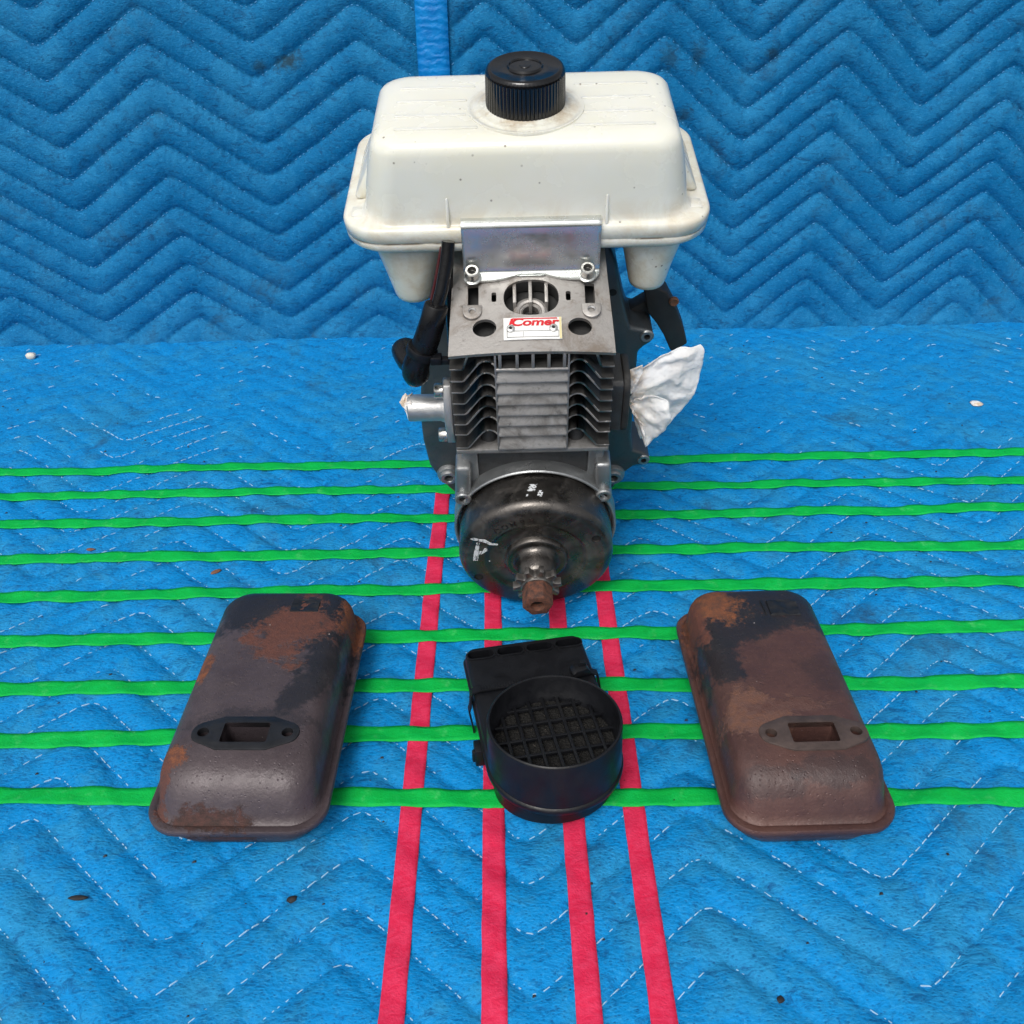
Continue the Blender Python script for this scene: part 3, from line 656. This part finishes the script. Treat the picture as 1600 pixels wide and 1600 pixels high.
# zinc bracket between cowl and tank
br = MB(); nx = 40; BX0, BX1 = -.0392, .0388
def bprof(x):
    u = (x-BX0)/(BX1-BX0); fr = .0462+.0056*math.exp(-((u-.5)/.17)**2)
    e = min(u, 1-u); fr += .0035*max(0, 1-e/.05)**2
    yv = .0735; zs = lambda t: .151+t*math.sin(A20)+.0009*math.cos(A20); ys = lambda t: .025+t*math.cos(A20)
    pts = [(ys(t), zs(t)) for t in np.linspace(fr, .0500 if fr < .0495 else fr+.0004, 4)]
    for a in np.linspace(0, 70, 6): pts.append((ys(.0503)+.003*math.sin(R(a))*.75, zs(.0503)+.003*(1-math.cos(R(a)))*1.1))
    y0, z0 = pts[-1]
    for q in np.linspace(.15, 1, 6): pts.append((y0+(yv-y0)*q, z0+(.1985-z0)*q))
    for a in np.linspace(20, 95, 5): pts.append((yv+.0028*(1-math.cos(R(a))), .1985+.0028*math.sin(R(a))))
    pts.append((yv+.0075, .2012))
    return pts
G = [[(x, y, z) for y, z in bprof(x)] for x in np.linspace(BX0, BX1, nx)]; m_ = len(G[0])
br.add([p for g in G for p in g], [(i*m_+j, (i+1)*m_+j, (i+1)*m_+j+1, i*m_+j+1) for i in range(nx-1) for j in range(m_-1)])
BR = part('tank_bracket', br, 'zinc', None, 0, 2, 60)
so = BR.modifiers.new('t', 'SOLIDIFY'); so.thickness = .0016; so.offset = 0
bv = BR.modifiers.new('b', 'BEVEL'); bv.width = .0004; bv.segments = 2; bv.limit_method = 'ANGLE'; bv.angle_limit = R(50)
SR = Matrix.Rotation(A20, 4, 'X')
for x in (-.0342, .0316):
    c = S @ Vector((x, .0487, .0017))
    w = MB().lathe([(0, .0052), (.0008, .0052), (.0010, .0049), (.0010, 0)], 30, 'z', mtx=Matrix.Translation(c) @ SR); part('washer', w, 'zinc', BR)
    socket_screw('bracket_screw', S @ Vector((x, .0487, .0026)), .0042, .0062, SR, 'screw', BR)

# fuel tank
TX = -.0025; tk = MB(); rings = []
def ring_(z, hx, y0, y1, r): rings.append(rrect(TX, (y0+y1)/2, hx, (y1-y0)/2, r, z, 9))
ring_(.1790, .074, .090, .185, .02); ring_(.1800, .088, .082, .192, .02); ring_(.1815, .0985, .0785, .197, .022); ring_(.1835, .1030, .0765, .199, .024); ring_(.1850, .1042, .0757, .1997, .024)
ring_(.1884, .1046, .0754, .2000, .024); ring_(.1888, .1041, .0757, .1998, .024); ring_(.1892, .1048, .0753, .2002, .024); ring_(.1945, .1052, .0750, .2005, .024); ring_(.1965, .1046, .0754, .200, .023); ring_(.1976, .1032, .0764, .199, .022)
ring_(.1980, .1000, .0777, .197, .021); ring_(.1984, .0950, .0783, .194, .020); ring_(.1996, .0925, .0788, .192, .019); ring_(.2030, .0912, .0792, .190, .019); ring_(.2150, .0893, .0796, .184, .018); ring_(.2280, .0868, .0800, .177, .017)
ring_(.2370, .0846, .0806, .1715, .016); ring_(.2405, .0833, .0814, .1692, .0155); ring_(.2430, .0812, .0832, .1670, .015); ring_(.2446, .0780, .0862, .1640, .014); ring_(.2453, .0735, .0905, .1600, .013); ring_(.2456, .060, .100, .150, .012)
tk.loft(rings)
TK = part('fuel_tank', tk, 'tank', None, 0, 2, 60, label='translucent white plastic fuel tank')
for (x0, x1, xb0, xb1, zb, y0, y1) in ((-.0930, -.0490, -.0840, -.0590, .1365, .081, .130), (.0510, .0900, .0590, .0820, .1415, .081, .130)):
    rs = []
    for q in np.linspace(0, 1, 9):
        a0 = x0+(xb0-x0)*q**.9; a1 = x1+(xb1-x1)*q**.9; rs.append(rrect((a0+a1)/2, (y0+y1)/2, (a1-a0)/2, (y1-y0)/2-.006*q, .013, .184+(zb+.007-.184)*q, 7))
    cx = (xb0+xb1)/2; hw = (xb1-xb0)/2
    for a in (25, 50, 70, 85): rs.append(rrect(cx, (y0+y1)/2, hw*(.25+.75*math.cos(R(a))), ((y1-y0)/2-.006)*(.3+.7*math.cos(R(a))), .013, zb+.007-.007*math.sin(R(a)), 7))
    lg = MB(); lg.loft(rs); part('tank_leg', lg, 'tank', TK, 0, 2, 60)
for x in (-.0463, .0418):
    part('front_rib', MB().prism([(.0815, .2155), (.0792, .2140), (.0765, .1985), (.0765, .1960), (.0815, .1960)], x-.0009, x+.0009, 'x'), 'tank', TK, .0006)
for y, xa, xb, xc, xd in ((.1455, -.073, -.030, .026, .0675), (.1285, -.0735, -.0345, .0295, .0675), (.1112, -.0735, -.0345, .0295, .067), (.0960, -.0728, -.028, .0235, .067)):
    for a, b in ((xa, xb), (xc, xd)):
        part('top_rib', MB().box(a, b, y-.0012, y+.0012, .2440, .2462), 'tank', TK, .0006)
for s in (-1, 1):
    part('side_pad', MB().box(TX+s*.0960-.0035, TX+s*.0960+.0035, .0905, .1005, .1965, .1988), 'tank', TK, .0005)
    part('side_web', MB().prism([(TX+s*.085, .1980), (TX+s*.1000, .1980), (TX+s*.0865, .2230), (TX+s*.080, .2230)], .108, .165, 'y'), 'tank', TK, .004, seg=3)
part('filler_ring', MB().lathe([(.2440, .0325), (.2463, .0322), (.2465, .0312), (.2459, .0304), (.2459, .0285), (.2464, .0276), (.2466, .0258), (.2464, .0236), (.2476, .0222), (.2480, .0200), (.2480, 0)], 64, 'z', (TX+.0006, .1190, 0)), 'tank', TK, 0, 2, 60)
kn = lambda i, a: 1. if (i % 3) or not (.2525 < a < .2688) else .955
capm = MB().lathe([(.2505, .0205), (.2512, .0217), (.2535, .0219), (.2680, .0216), (.2695, .0214), (.2712, .0205), (.2718, .0192), (.2716, .0186), (.2716, .0098), (.2726, .0092), (.2726, .0088), (.2718, .0084), (.2718, .0030), (.2722, .0027), (.2722, 0)], 180, 'z', (TX+.0006, .1190, -.0040), rfun=kn)
CAP = part('filler_cap', capm, 'cap', TK, 0, 2, 50, label='ribbed black screw cap on top of the tank')

# ignition lead and boot, left
lead = MB().tube([(-.046, .066, .196), (-.0475, .062, .186), (-.0510, .056, .172), (-.0555, .051, .1585), (-.0580, .0495, .1530)], .0037, 16); LD = part('ignition_lead', lead, 'rubber')
part('lead_sleeve', MB().tube([(-.0545, .0525, .1640), (-.0575, .050, .1545), (-.0612, .0485, .1440), (-.0648, .048, .1355)], [.0068, .0072, .0076, .0078], 24), 'rubber', None, .0007)
bt = MB().tube([(-.0640, .0475, .1385), (-.0668, .047, .1325), (-.0688, .0465, .1275), (-.0700, .0465, .1235), (-.0702, .047, .1195), (-.0698, .048, .1160), (-.0690, .049, .1135), (-.0685, .0495, .1122)], [.0070, .0074, .0078, .0082, .0083, .0076, .0055, .0020], 24)
part('plug_boot', bt, 'rubber')
part('boot_nose', MB().tube([(-.0700, .050, .1205), (-.0745, .058, .1205), (-.0775, .066, .1208), (-.0790, .070, .1210)], [.0070, .0080, .0084, .0078], 22), 'rubber', None, .001)
dv = Vector((-.0036, -.0008, -.0088)).normalized(); q = dv.to_track_quat('Z', 'Y').to_matrix().to_4x4()
ct = MB().lathe([(-.0024, .0083), (-.0024, .0092), (.0024, .0092), (.0024, .0083)], 32, 'z', mtx=Matrix.Translation((-.0652, .0478, .1352)) @ q)
CT = part('tie_band', ct, 'black', None, .0002)
part('tie_head', MB().box(-.0600, -.0535, .0395, .0455, .1305, .1355, ), 'black', CT, .0006)
part('tie_tail', MB().box(-.0540, -.0490, .0405, .0445, .1300, .1338), 'black', CT, .0005)
part('red_wire', MB().tube([(-.0505, .070, .190), (-.0545, .064, .174), (-.0592, .060, .158), (-.0610, .056, .152)], .0009, 8), 'wire')
part('thin_lead', MB().tube([(-.046, .075, .19), (-.0480, .070, .165), (-.0490, .070, .140), (-.0495, .072, .12)], .0024, 10), 'rubber')

# intake stub, left
it = MB().lathe([(-.0795, .0072), (-.0795, .0080), (-.0788, .0086), (-.0590, .0087), (-.0575, .0094), (-.0550, .0098)], 40, 'x', (0, .060, .0805)); 
IN = part('intake_stub', it, 'bright')
dia = [(.060+y, .0790+z) for y, z in ((0, .0245), (.0045, .0225), (.0125, .0095), (.0135, 0), (.0125, -.0105), (.0045, -.0255), (0, -.0275), (-.0045, -.0255), (-.0115, -.0105), (-.0125, 0), (-.0115, .0095), (-.0045, .0225))]
part('intake_flange', MB().prism(dia, -.0560, -.0508, 'x'), 'bright', None, .0008)
part('intake_gasket', MB().prism([(y*.985+.0009, z*.985+.0012) for y, z in dia], -.0508, -.0474, 'x'), 'casedark', None)
part('intake_web', MB().prism([(-.0575, .0900), (-.0560, .0985), (-.0530, .0985), (-.0530, .0880)], .0570, .0630, 'y'), 'bright', IN, .0006)
for z in (.0595, .0965):
    part('intake_screw', MB().lathe([(-.0615, .0030), (-.0615, .0042), (-.0608, .0047), (-.0560, .0047)], 24, 'x', (0, .0575, z)), 'screw', IN)

# exhaust flange, right
er = [(.060+y, .0895+z) for y, z in ((-.014, -.021), (.014, -.021), (.016, -.018), (.016, .018), (.014, .021), (-.014, .021), (-.016, .018), (-.016, -.018))]
part('exhaust_spacer', MB().prism([(y*.98+.0012, z*.98+.0018) for y, z in er], .0455, .0545, 'x'), 'casedark', None, .0008)
rim = MB().prism([(p[0], p[1]) for p in rrect(.060, .0895, .0165, .0228, .010, 0, 6)], .0545, .0588, 'x'); part('exhaust_flange', rim, 'fins', None, .0012)

# starter grip
hp = [(.074, .118), (.0800, .1210), (.0900, .1150), (.0975, .1010), (.1040, .0850), (.1075, .0735), (.0990, .0668), (.0965, .0675), (.0905, .0810), (.0850, .0905), (.0780, .1000)]
HG = part('starter_grip', MB().prism(hp, .128, .143, 'y'), 'handle', None, .002, 3)
part('grip_stem', MB().prism([(.062, .088), (.064, .0965), (.082, .1090), (.087, .1020), (.070, .0850)], .134, .146, 'y'), 'handle', HG, .0015)
part('cord_knot', MB().lathe([(.1265, .0012), (.1258, .0026), (.127, .0034), (.129, .0030)], 14, 'y', (.0945, 0, .1090)), 'leafbit', HG)

# ---------------------------------------------------------------- paper stuffing
EW = ENG.matrix_basis @ E if False else Matrix.Translation((.0155, .57, 0)) @ E
def sheet(name, neck, outline, amp, seed, parent, yoff=.060, yb=0., nr=34, folds=7):
    n = 96; O_ = [Vector((p[0], p[1])) for p in outline]; L = [0]
    for a, b in zip(O_, O_[1:]): L.append(L[-1]+(b-a).length)
    V = []; F = []
    for i in range(n):
        d = L[-1]*i/(n-1); k = 0
        while k < len(L)-2 and L[k+1] < d: k += 1
        t = (d-L[k])/(L[k+1]-L[k]); e = O_[k].lerp(O_[k+1], t); 
        jag = 1+.018*float(vn(i*.9, 3., seed+5))
        for j in range(nr):
            r = .06+.94*j/(nr-1); p = Vector(neck)+(e-Vector(neck))*r*jag
            fold = math.sin(i/n*math.pi*folds+float(vn(i*.07, j*.10, seed))*5)*(.2+.8*r*(1-.35*r))
            cr = float(vn(p.x*160, p.y*160, seed+1))*1.2+abs(float(vn(p.x*90+7, p.y*90, seed+2)))*2.4+float(vn(p.x*330, p.y*330, seed+3))*.5
            V.append((p.x, yoff+yb*r+amp*(fold*.45+cr*.42*(.3+.7*r)), p.y))
    for i in range(n-1):
        for j in range(nr-1): F.append((i*nr+j, (i+1)*nr+j, (i+1)*nr+j+1, i*nr+j+1))
    o = part(name, MB().add(V, F), 'paper', None, 0, 2, 70)
    o.parent = parent; o.matrix_basis = parent.matrix_world.inverted() @ EW if False else Matrix.Translation(-parent.location) @ EW
    so = o.modifiers.new('t', 'SOLIDIFY'); so.thickness = .0005
    return o
base = EW @ Vector((.062, .06, .085))
PT = empty('paper_towel', base, 'crumpled white paper towel stuffed into the exhaust port', 'paper towel')
sheet('towel_leaf', (.0590, .0885), [(.0610, .0985), (.0690, .1070), (.0769, .1132), (.0845, .1168), (.0918, .1192), (.1024, .1205), (.1046, .1170), (.1048, .1075), (.1035, .0922), (.1015, .083), (.0988, .0738), (.0903, .0575), (.0787, .0464), (.0719, .0419), (.0706, .0524), (.0720, .0664), (.0640, .0749), (.0600, .0800)], .0046, 201, PT, .058, .006, 44, 4)
sheet('towel_fold', (.0595, .0870), [(.0680, .0960), (.0760, .0945), (.0835, .0900), (.0860, .0780), (.0840, .0660), (.0775, .0545), (.0725, .0500), (.0715, .0600), (.0700, .0680), (.0640, .0760)], .0052, 231, PT, .053, -.004, 30, 4)
sheet('towel_corner', (.0585, .0930), [(.0590, .1010), (.0592, .1105), (.0625, .1135), (.0662, .1150), (.0668, .1090), (.0650, .1045), (.0625, .0985), (.0610, .0930)], .0030, 251, PT, .056, -.001, 16, 3)
base2 = EW @ Vector((-.08, .06, .0805))
PP = empty('paper_plug', base2, 'small twist of pale paper plugging the silver intake stub', 'paper plug')
tw = MB(); V = []
for i, (x, r_) in enumerate(((-.0770, .0068), (-.0797, .0066), (-.0808, .0052), (-.0818, .0036), (-.0835, .0010))):
    for k in range(14):
        t = 2*math.pi*k/14; q_ = r_*(1+.9*float(vn(k*1.7, i*1.3, 261))); V.append((x+.0040*float(vn(k*1.9, i, 262)), .060+q_*math.cos(t), .0825+.0008*i+q_*math.sin(t)))
tw.add(V, [(i*14+k, i*14+(k+1) % 14, (i+1)*14+(k+1) % 14, (i+1)*14+k) for i in range(4) for k in range(14)]+[tuple(range(56, 70))])
o = part('paper_twist', tw, 'paper', None, 0, 2, 30); o.parent = PP; o.matrix_basis = Matrix.Translation(-PP.location) @ EW

# ---------------------------------------------------------------- mufflers
def muffler(name, loc, rz, label, mat, gmat, px, py, raised, sx=1.045):
    g = empty(name, loc, label, 'muffler', 'exhaust mufflers lying either side of the air filter', rz)
    lo = MB(); lo.loft([rrect(0, 0, .0335, .0725, .018, .0005), rrect(0, 0, .036, .075, .016, .0018), rrect(0, 0, .0390, .078, .016, .0075), rrect(0, 0, .0396, .0786, .016, .0128), rrect(0, 0, .0430, .0820, .0168, .0138), rrect(0, 0, .0444, .0834, .0176, .0148), rrect(0, 0, .0444, .0834, .0176, .0157)])
    lo.v = [(x*sx, y*1.04, z*1.18) for x, y, z in lo.v]
    rc = [p[:2] for p in rrect(px, py, .0122, .0068, .0012, 0, 3)]
    link('lower_shell', cut(lo.mesh('lower_shell', 0, 2, 60), [MB().prism(rc, .003, .06, 'z').mesh('c')], 60), M[mat], g)
    up = []
    for z, hx, y0, y1, r in ((.0159, .0440, -.0830, .0830, .0172), (.0161, .0446, -.0836, .0836, .0178), (.0174, .0448, -.0838, .0838, .018), (.0184, .0442, -.0832, .0832, .0175), (.0186, .0420, -.0808, .0812, .0160), (.0178, .0410, -.0794, .0803, .0152), (.0184, .0402, -.0784, .0797, .0148), (.0225, .0396, -.0768, .0791, .0148), (.0290, .0391, -.0744, .0786, .015), (.0340, .0385, -.0718, .0780, .015), (.0376, .0374, -.0688, .0770, .015), (.0403, .0356, -.0652, .0753, .0148), (.0422, .0332, -.0612, .0730, .0142), (.0434, .0302, -.0566, .0700, .0132), (.0441, .0264, -.0515, .0662, .012), (.0444, .0215, -.0450, .0612, .011), (.0446, .010, -.03, .048, .008)):
        up.append(rrect(0, (y0+y1)/2, hx, (y1-y0)/2, r, z, 9))
    u = MB(); u.loft(up); u.v = [(x*sx, y*1.04, z+.0028) for x, y, z in u.v]; um = u.mesh('upper_shell', 0, 2, 60)
    rc = [p[:2] for p in rrect(px, py, .0122, .0068, .0012, 0, 3)]
    cs = [MB().prism(rc, .010, .06, 'z').mesh('c')]+[MB().prism(disc(px+s*.0222, py, .0034, 20), .030, .06, 'z').mesh('c') for s in (-1, 1)]
    us = link('upper_shell', cut(um, cs, 50), M[mat], g)
    pts = []
    for a in range(-70, 71, 20): pts.append((px+.0225+.0060*math.cos(R(a)), py+.0072*math.sin(R(a))))
    pts += [(px+.013, py+.0118), (px-.013, py+.0118)]
    for a in range(110, 251, 20): pts.append((px-.0225+.0060*math.cos(R(a)), py+.0072*math.sin(R(a))))
    pts += [(px-.013, py-.0118), (px+.013, py-.0118)]
    fm = MB().prism(pts, .0440, .0472+raised, 'z').mesh('port_flange', .0006, 2)
    cs = [MB().prism(rc, .02, .06, 'z').mesh('c')]+[MB().prism(disc(px+s*.0222, py, .0031, 20), .02, .06, 'z').mesh('c') for s in (-1, 1)]
    link('port_flange', cut(fm, cs, 40), M[gmat], g)
    return g
mA = muffler('muffler', (-.1418, .4010, 0), R(-1.0), 'grey-brown scorched muffler lying left of the air filter', 'muffA', 'gasketA', .0013, -.0440, .0002)
mB = muffler('muffler', (.1492, .3975, 0), R(1.0), 'reddish-brown rusty muffler lying right of the air filter', 'muffB', 'gasketB', .0055, -.0455, .0005, .995)
def lump(name, cx, cy, hx, hy, z, parent, mat, seed):
    n = 14; V = []
    for j in range(n):
        for i in range(n):
            u, v = i/(n-1)*2-1, j/(n-1)*2-1; e = max(abs(u), abs(v)); h = (.0014+.0014*float(vn(u*2.2, v*2.2, seed))+.0008*float(vn(u*6, v*6, seed)))*(1 if e < .9 else 0)
            V.append((cx+u*hx, cy+v*hy, z+max(h, 0)-(0 if e < .99 else .002)))
    me = MB().add(V, [(j*n+i, j*n+i+1, (j+1)*n+i+1, (j+1)*n+i) for j in range(n-1) for i in range(n-1)]).mesh(name)
    return link(name, me, M[mat], parent)
lump('weld_patch', .0160, .0560, .0105, .0078, .0468, mB, 'gasketA', 271)
link('patch_edge', MB().prism([(.0040, .0500), (.0050, .0500), (.0045, .0630), (.0032, .0630)], .0450, .0482, 'z').mesh('e', .0003), M['gasketA'], mB)
lump('weld_patch', .0130, .0610, .0100, .0070, .0462, mA, 'gasketA', 281)

# ---------------------------------------------------------------- air filter
AF = empty('air_filter', (.0212, .3600, 0), 'black plastic air filter box with round open grille and cable tie', 'air filter', rz=R(10.5))
def stadium(r, far, z, cr=.006, n=28):
    o = [(r*math.cos(R(180+180*k/n)), r*math.sin(R(180+180*k/n)), z) for k in range(n+1)]
    for k in range(7): a = R(90*k/6); o.append((r-cr+cr*math.cos(a), far-cr+cr*math.sin(a), z))
    for k in range(7): a = R(90+90*k/6); o.append((-r+cr+cr*math.cos(a), far-cr+cr*math.sin(a), z))
    return o
def scal(ring, s, dy=0): return [(p[0]*s, (p[1]-.02)*s+.02+dy, p[2]) for p in ring]
def shiftn(r): return [(p[0]*.95, p[1] if p[1] > 0 else p[1]*.80, p[2]) for p in r]
lb = MB(); lb.loft([shiftn(scal(stadium(.0345, .084, .0010), .97)), shiftn(stadium(.0350, .085, .0025)), shiftn(stadium(.0352, .0862, .0120)), shiftn(stadium(.0352, .0862, .0195))])
link('lower_box', lb.mesh('lower_box', 0, 2, 45), M['black'], AF)
ub = MB(); ub.loft([stadium(.0364, .0880, .0192), stadium(.0372, .0886, .0199), stadium(.0374, .0888, .0222), stadium(.0370, .0884, .0232), stadium(.0362, .0876, .0238), stadium(.0360, .0872, .0285), stadium(.0352, .0864, .0300), stadium(.0340, .0852, .0304)])
um = ub.mesh('upper_box', 0, 2, 45)
vs_ = [(-.0270, .0085), (-.0090, .0085), (.0090, .0085), (.0270, .0085)]
cs = [MB().prism([p[:2] for p in rrect(x, .0795, .0080, .0032, .003, 0, 5)], .012, .05, 'z').mesh('c') for x, _ in vs_]+[MB().prism(disc(0, 0, .0325, 64), .022, .05, 'z').mesh('c')]
UB = link('upper_box', cut(um, cs, 45), M['black'], AF)
for x, _ in vs_:
    lip = MB(); lip.loft([rrect(x, .0795, .0086, .0040, .0035, .0302, 5), rrect(x, .0795, .0086, .0040, .0035, .0312, 5), rrect(x, .0795, .0079, .0031, .003, .0312, 5), rrect(x, .0795, .0079, .0031, .003, .0290, 5)], False, False)
    link('slot_rim', lip.mesh('slot_rim', 0, 2, 40), M['black'], UB)
TI = Matrix.Translation((0, 0, .036)) @ Matrix.Rotation(R(-3.5), 4, 'X') @ Matrix.Translation((0, 0, -.036))
rg = MB().lathe([(.0255, .0364), (.0290, .0361), (.0495, .0358), (.0503, .0355), (.0506, .0350), (.0503, .0343), (.0490, .0340), (.0380, .0336), (.0372, .0330), (.0300, .0328)], 96, 'z', mtx=TI); rg.f = rg.f[:-2]
RG = link('intake_ring', rg.mesh('intake_ring', 0, 2, 45), M['black'], AF)
def chord(c, r=.0331): return math.sqrt(max(r*r-c*c, 0))
for i in range(-3, 4):
    c = i*.0082; h = chord(c); link('grille_bar', MB().box(c-.0009, c+.0009, -h, h, .0352, .0372, TI).mesh('grille_bar', .0003), M['black'], RG)
for i in range(-2, 3):
    c = i*.0118+.002; h = chord(c); link('grille_bar', MB().box(-h, h, c-.0009, c+.0009, .0350, .03705, TI).mesh('grille_bar', .0003), M['black'], RG)
fo = MB(); fo.lathe([(.0250, .0328), (.0318, .0328), (.0320, 0)], 48, 'z'); link('foam_element', fo.mesh('foam'), M['foam'], AF)
bandp = [(-.0366, .0480, .0005), (-.0374, .0480, .0080), (-.0386, .0482, .0155), (-.0388, .0484, .0180), (-.0378, .0486, .0215), (-.0374, .0488, .0285), (-.0362, .0490, .0312), (-.0330, .0492, .0318), (0, .0500, .0318), (.0260, .0508, .0318), (.0330, .0510, .0320), (.0370, .0512, .0300), (.0378, .0512, .0250), (.0390, .0512, .0178), (.0388, .0512, .0150), (.0374, .0512, .0080), (.0366, .0512, .0005)]
bd = MB()
for a, b in zip(bandp, bandp[1:]):
    pass
V = []
for k, p in enumerate(bandp):
    a = Vector(bandp[max(k-1, 0)]); b = Vector(bandp[min(k+1, len(bandp)-1)]); d = (b-a).normalized(); n_ = Vector((0, 1, 0)).cross(d).normalized()*.0005*-1
    for sy in (-.0022, .0022):
        for sn in (0, 1): V.append(Vector(p)+Vector((0, sy, 0))+n_*2*sn)
m_ = 4; F = []
for k in range(len(bandp)-1):
    b0 = k*4; b1 = b0+4; F += [(b0, b0+2, b1+2, b1), (b0+1, b1+1, b1+3, b0+3), (b0, b1, b1+1, b0+1), (b0+2, b0+3, b1+3, b1+2)]
TIE = link('cable_tie', bd.add(V, F).mesh('cable_tie', 0, 2, 40), M['black'], AF)
HD = Matrix.Translation((.0270, .0512, .0318)) @ Matrix.Rotation(R(8), 4, 'Z')
link('tie_head', MB().prism([(-.0055, 0), (.0055, 0), (.0055, .0030), (.0030, .0058), (-.0035, .0050), (-.0055, .0032)], -.0036, .0036, 'y', HD).mesh('h', .0007), M['black'], TIE)
link('tie_tail', MB().prism([(-.0010, .005), (.0042, .0048), (.0036, .0080), (.0000, .0085)], -.0005, .0018, 'y', HD).mesh('h', .0004), M['black'], TIE)
for i in range(34):
    x = -.0320+i*.0016
    link('tie_tooth', MB().box(x-.0004, x+.0004, .0486+x*.022, .0516+x*.022, .0327, .0331).mesh('tooth'), M['black'], TIE)
link('latch', MB().box(-.0410, -.0355, .0140, .0230, .0080, .0200).box(-.0425, -.0395, .0155, .0185, .0100, .0180).mesh('latch', .0008), M['black'], AF)

# ---------------------------------------------------------------- bits lying on the blanket
def bit(name, x, y, sx, sy, sz, mat, label, cat, seed, rz=0., dz=0.):
    bm = bmesh.new(); bmesh.ops.create_icosphere(bm, subdivisions=2, radius=1)
    for v in bm.verts:
        k = 1+.5*float(vn(v.co.x*1.6+seed, v.co.y*1.6, seed))+.25*float(vn(v.co.x*4, v.co.z*4+v.co.y*3, seed)); v.co = Vector((v.co.x*sx*k, v.co.y*sy*k, v.co.z*sz*k))
    me = bpy.data.meshes.new(name); bm.to_mesh(me); bm.free(); me.polygons.foreach_set('use_smooth', [True]*len(me.polygons))
    o = link(name, me, M[mat]); o.location = (x, y, float(floor_h(x, y))+sz*.8+dz); o.rotation_euler = (0, 0, rz); return tag(o, label, cat)
bit('pebble', -.5060, .9400, .0060, .0042, .0036, 'pebble', 'small pale pebble at far left near the hanging blanket', 'pebble', 301)
bit('paint_chip', .4400, .8113, .0062, .0058, .0012, 'paper', 'small white chip far right on the floor blanket', 'chip', 302)
bit('black_scrap', -.2175, .2930, .0052, .0015, .0007, 'grit', 'short black scrap at lower left in front of left muffler', 'scrap', 303)
bit('black_crumb', -.1112, .2912, .0028, .0020, .0012, 'grit', 'black crumb just in front of left muffler', 'crumb', 304)
bit('black_crumb', .1178, .2380, .0026, .0016, .0008, 'grit', 'black crumb at the lower right edge of the floor blanket', 'crumb', 305, .5)
bit('brown_scrap', -.3180, .5908, .0034, .0016, .0006, 'leafbit', 'tiny brown scrap near the fourth green strip at far left', 'scrap', 306)
bit('brown_scrap', -.2170, .5631, .0042, .0020, .0007, 'leafbit', 'brown scrap behind left muffler between two green strips', 'scrap', 307, .6)
sp = MB()
for i in range(520):
    x = random.uniform(-.55, .55); y = random.uniform(.2, .97); s = random.choice((.0003, .0004, .0004, .0006, .0009)); z = float(floor_h(x, y))+s*.4
    sp.add([(x-s*random.uniform(.7, 1.8), y-s, z), (x+s, y-s*.6, z), (x+s*.7, y+s, z), (x-s*.8, y+s*.8, z), (x, y, z+s*.8)], [(0, 1, 4), (1, 2, 4), (2, 3, 4), (3, 0, 4)])
me = bpy.data.meshes.new('grit'); me.from_pydata(sp.v, [], sp.f); me.update()
tag(link('grit', me, M['grit']), 'fine black grit scattered over the floor blanket', 'grit', kind='stuff')
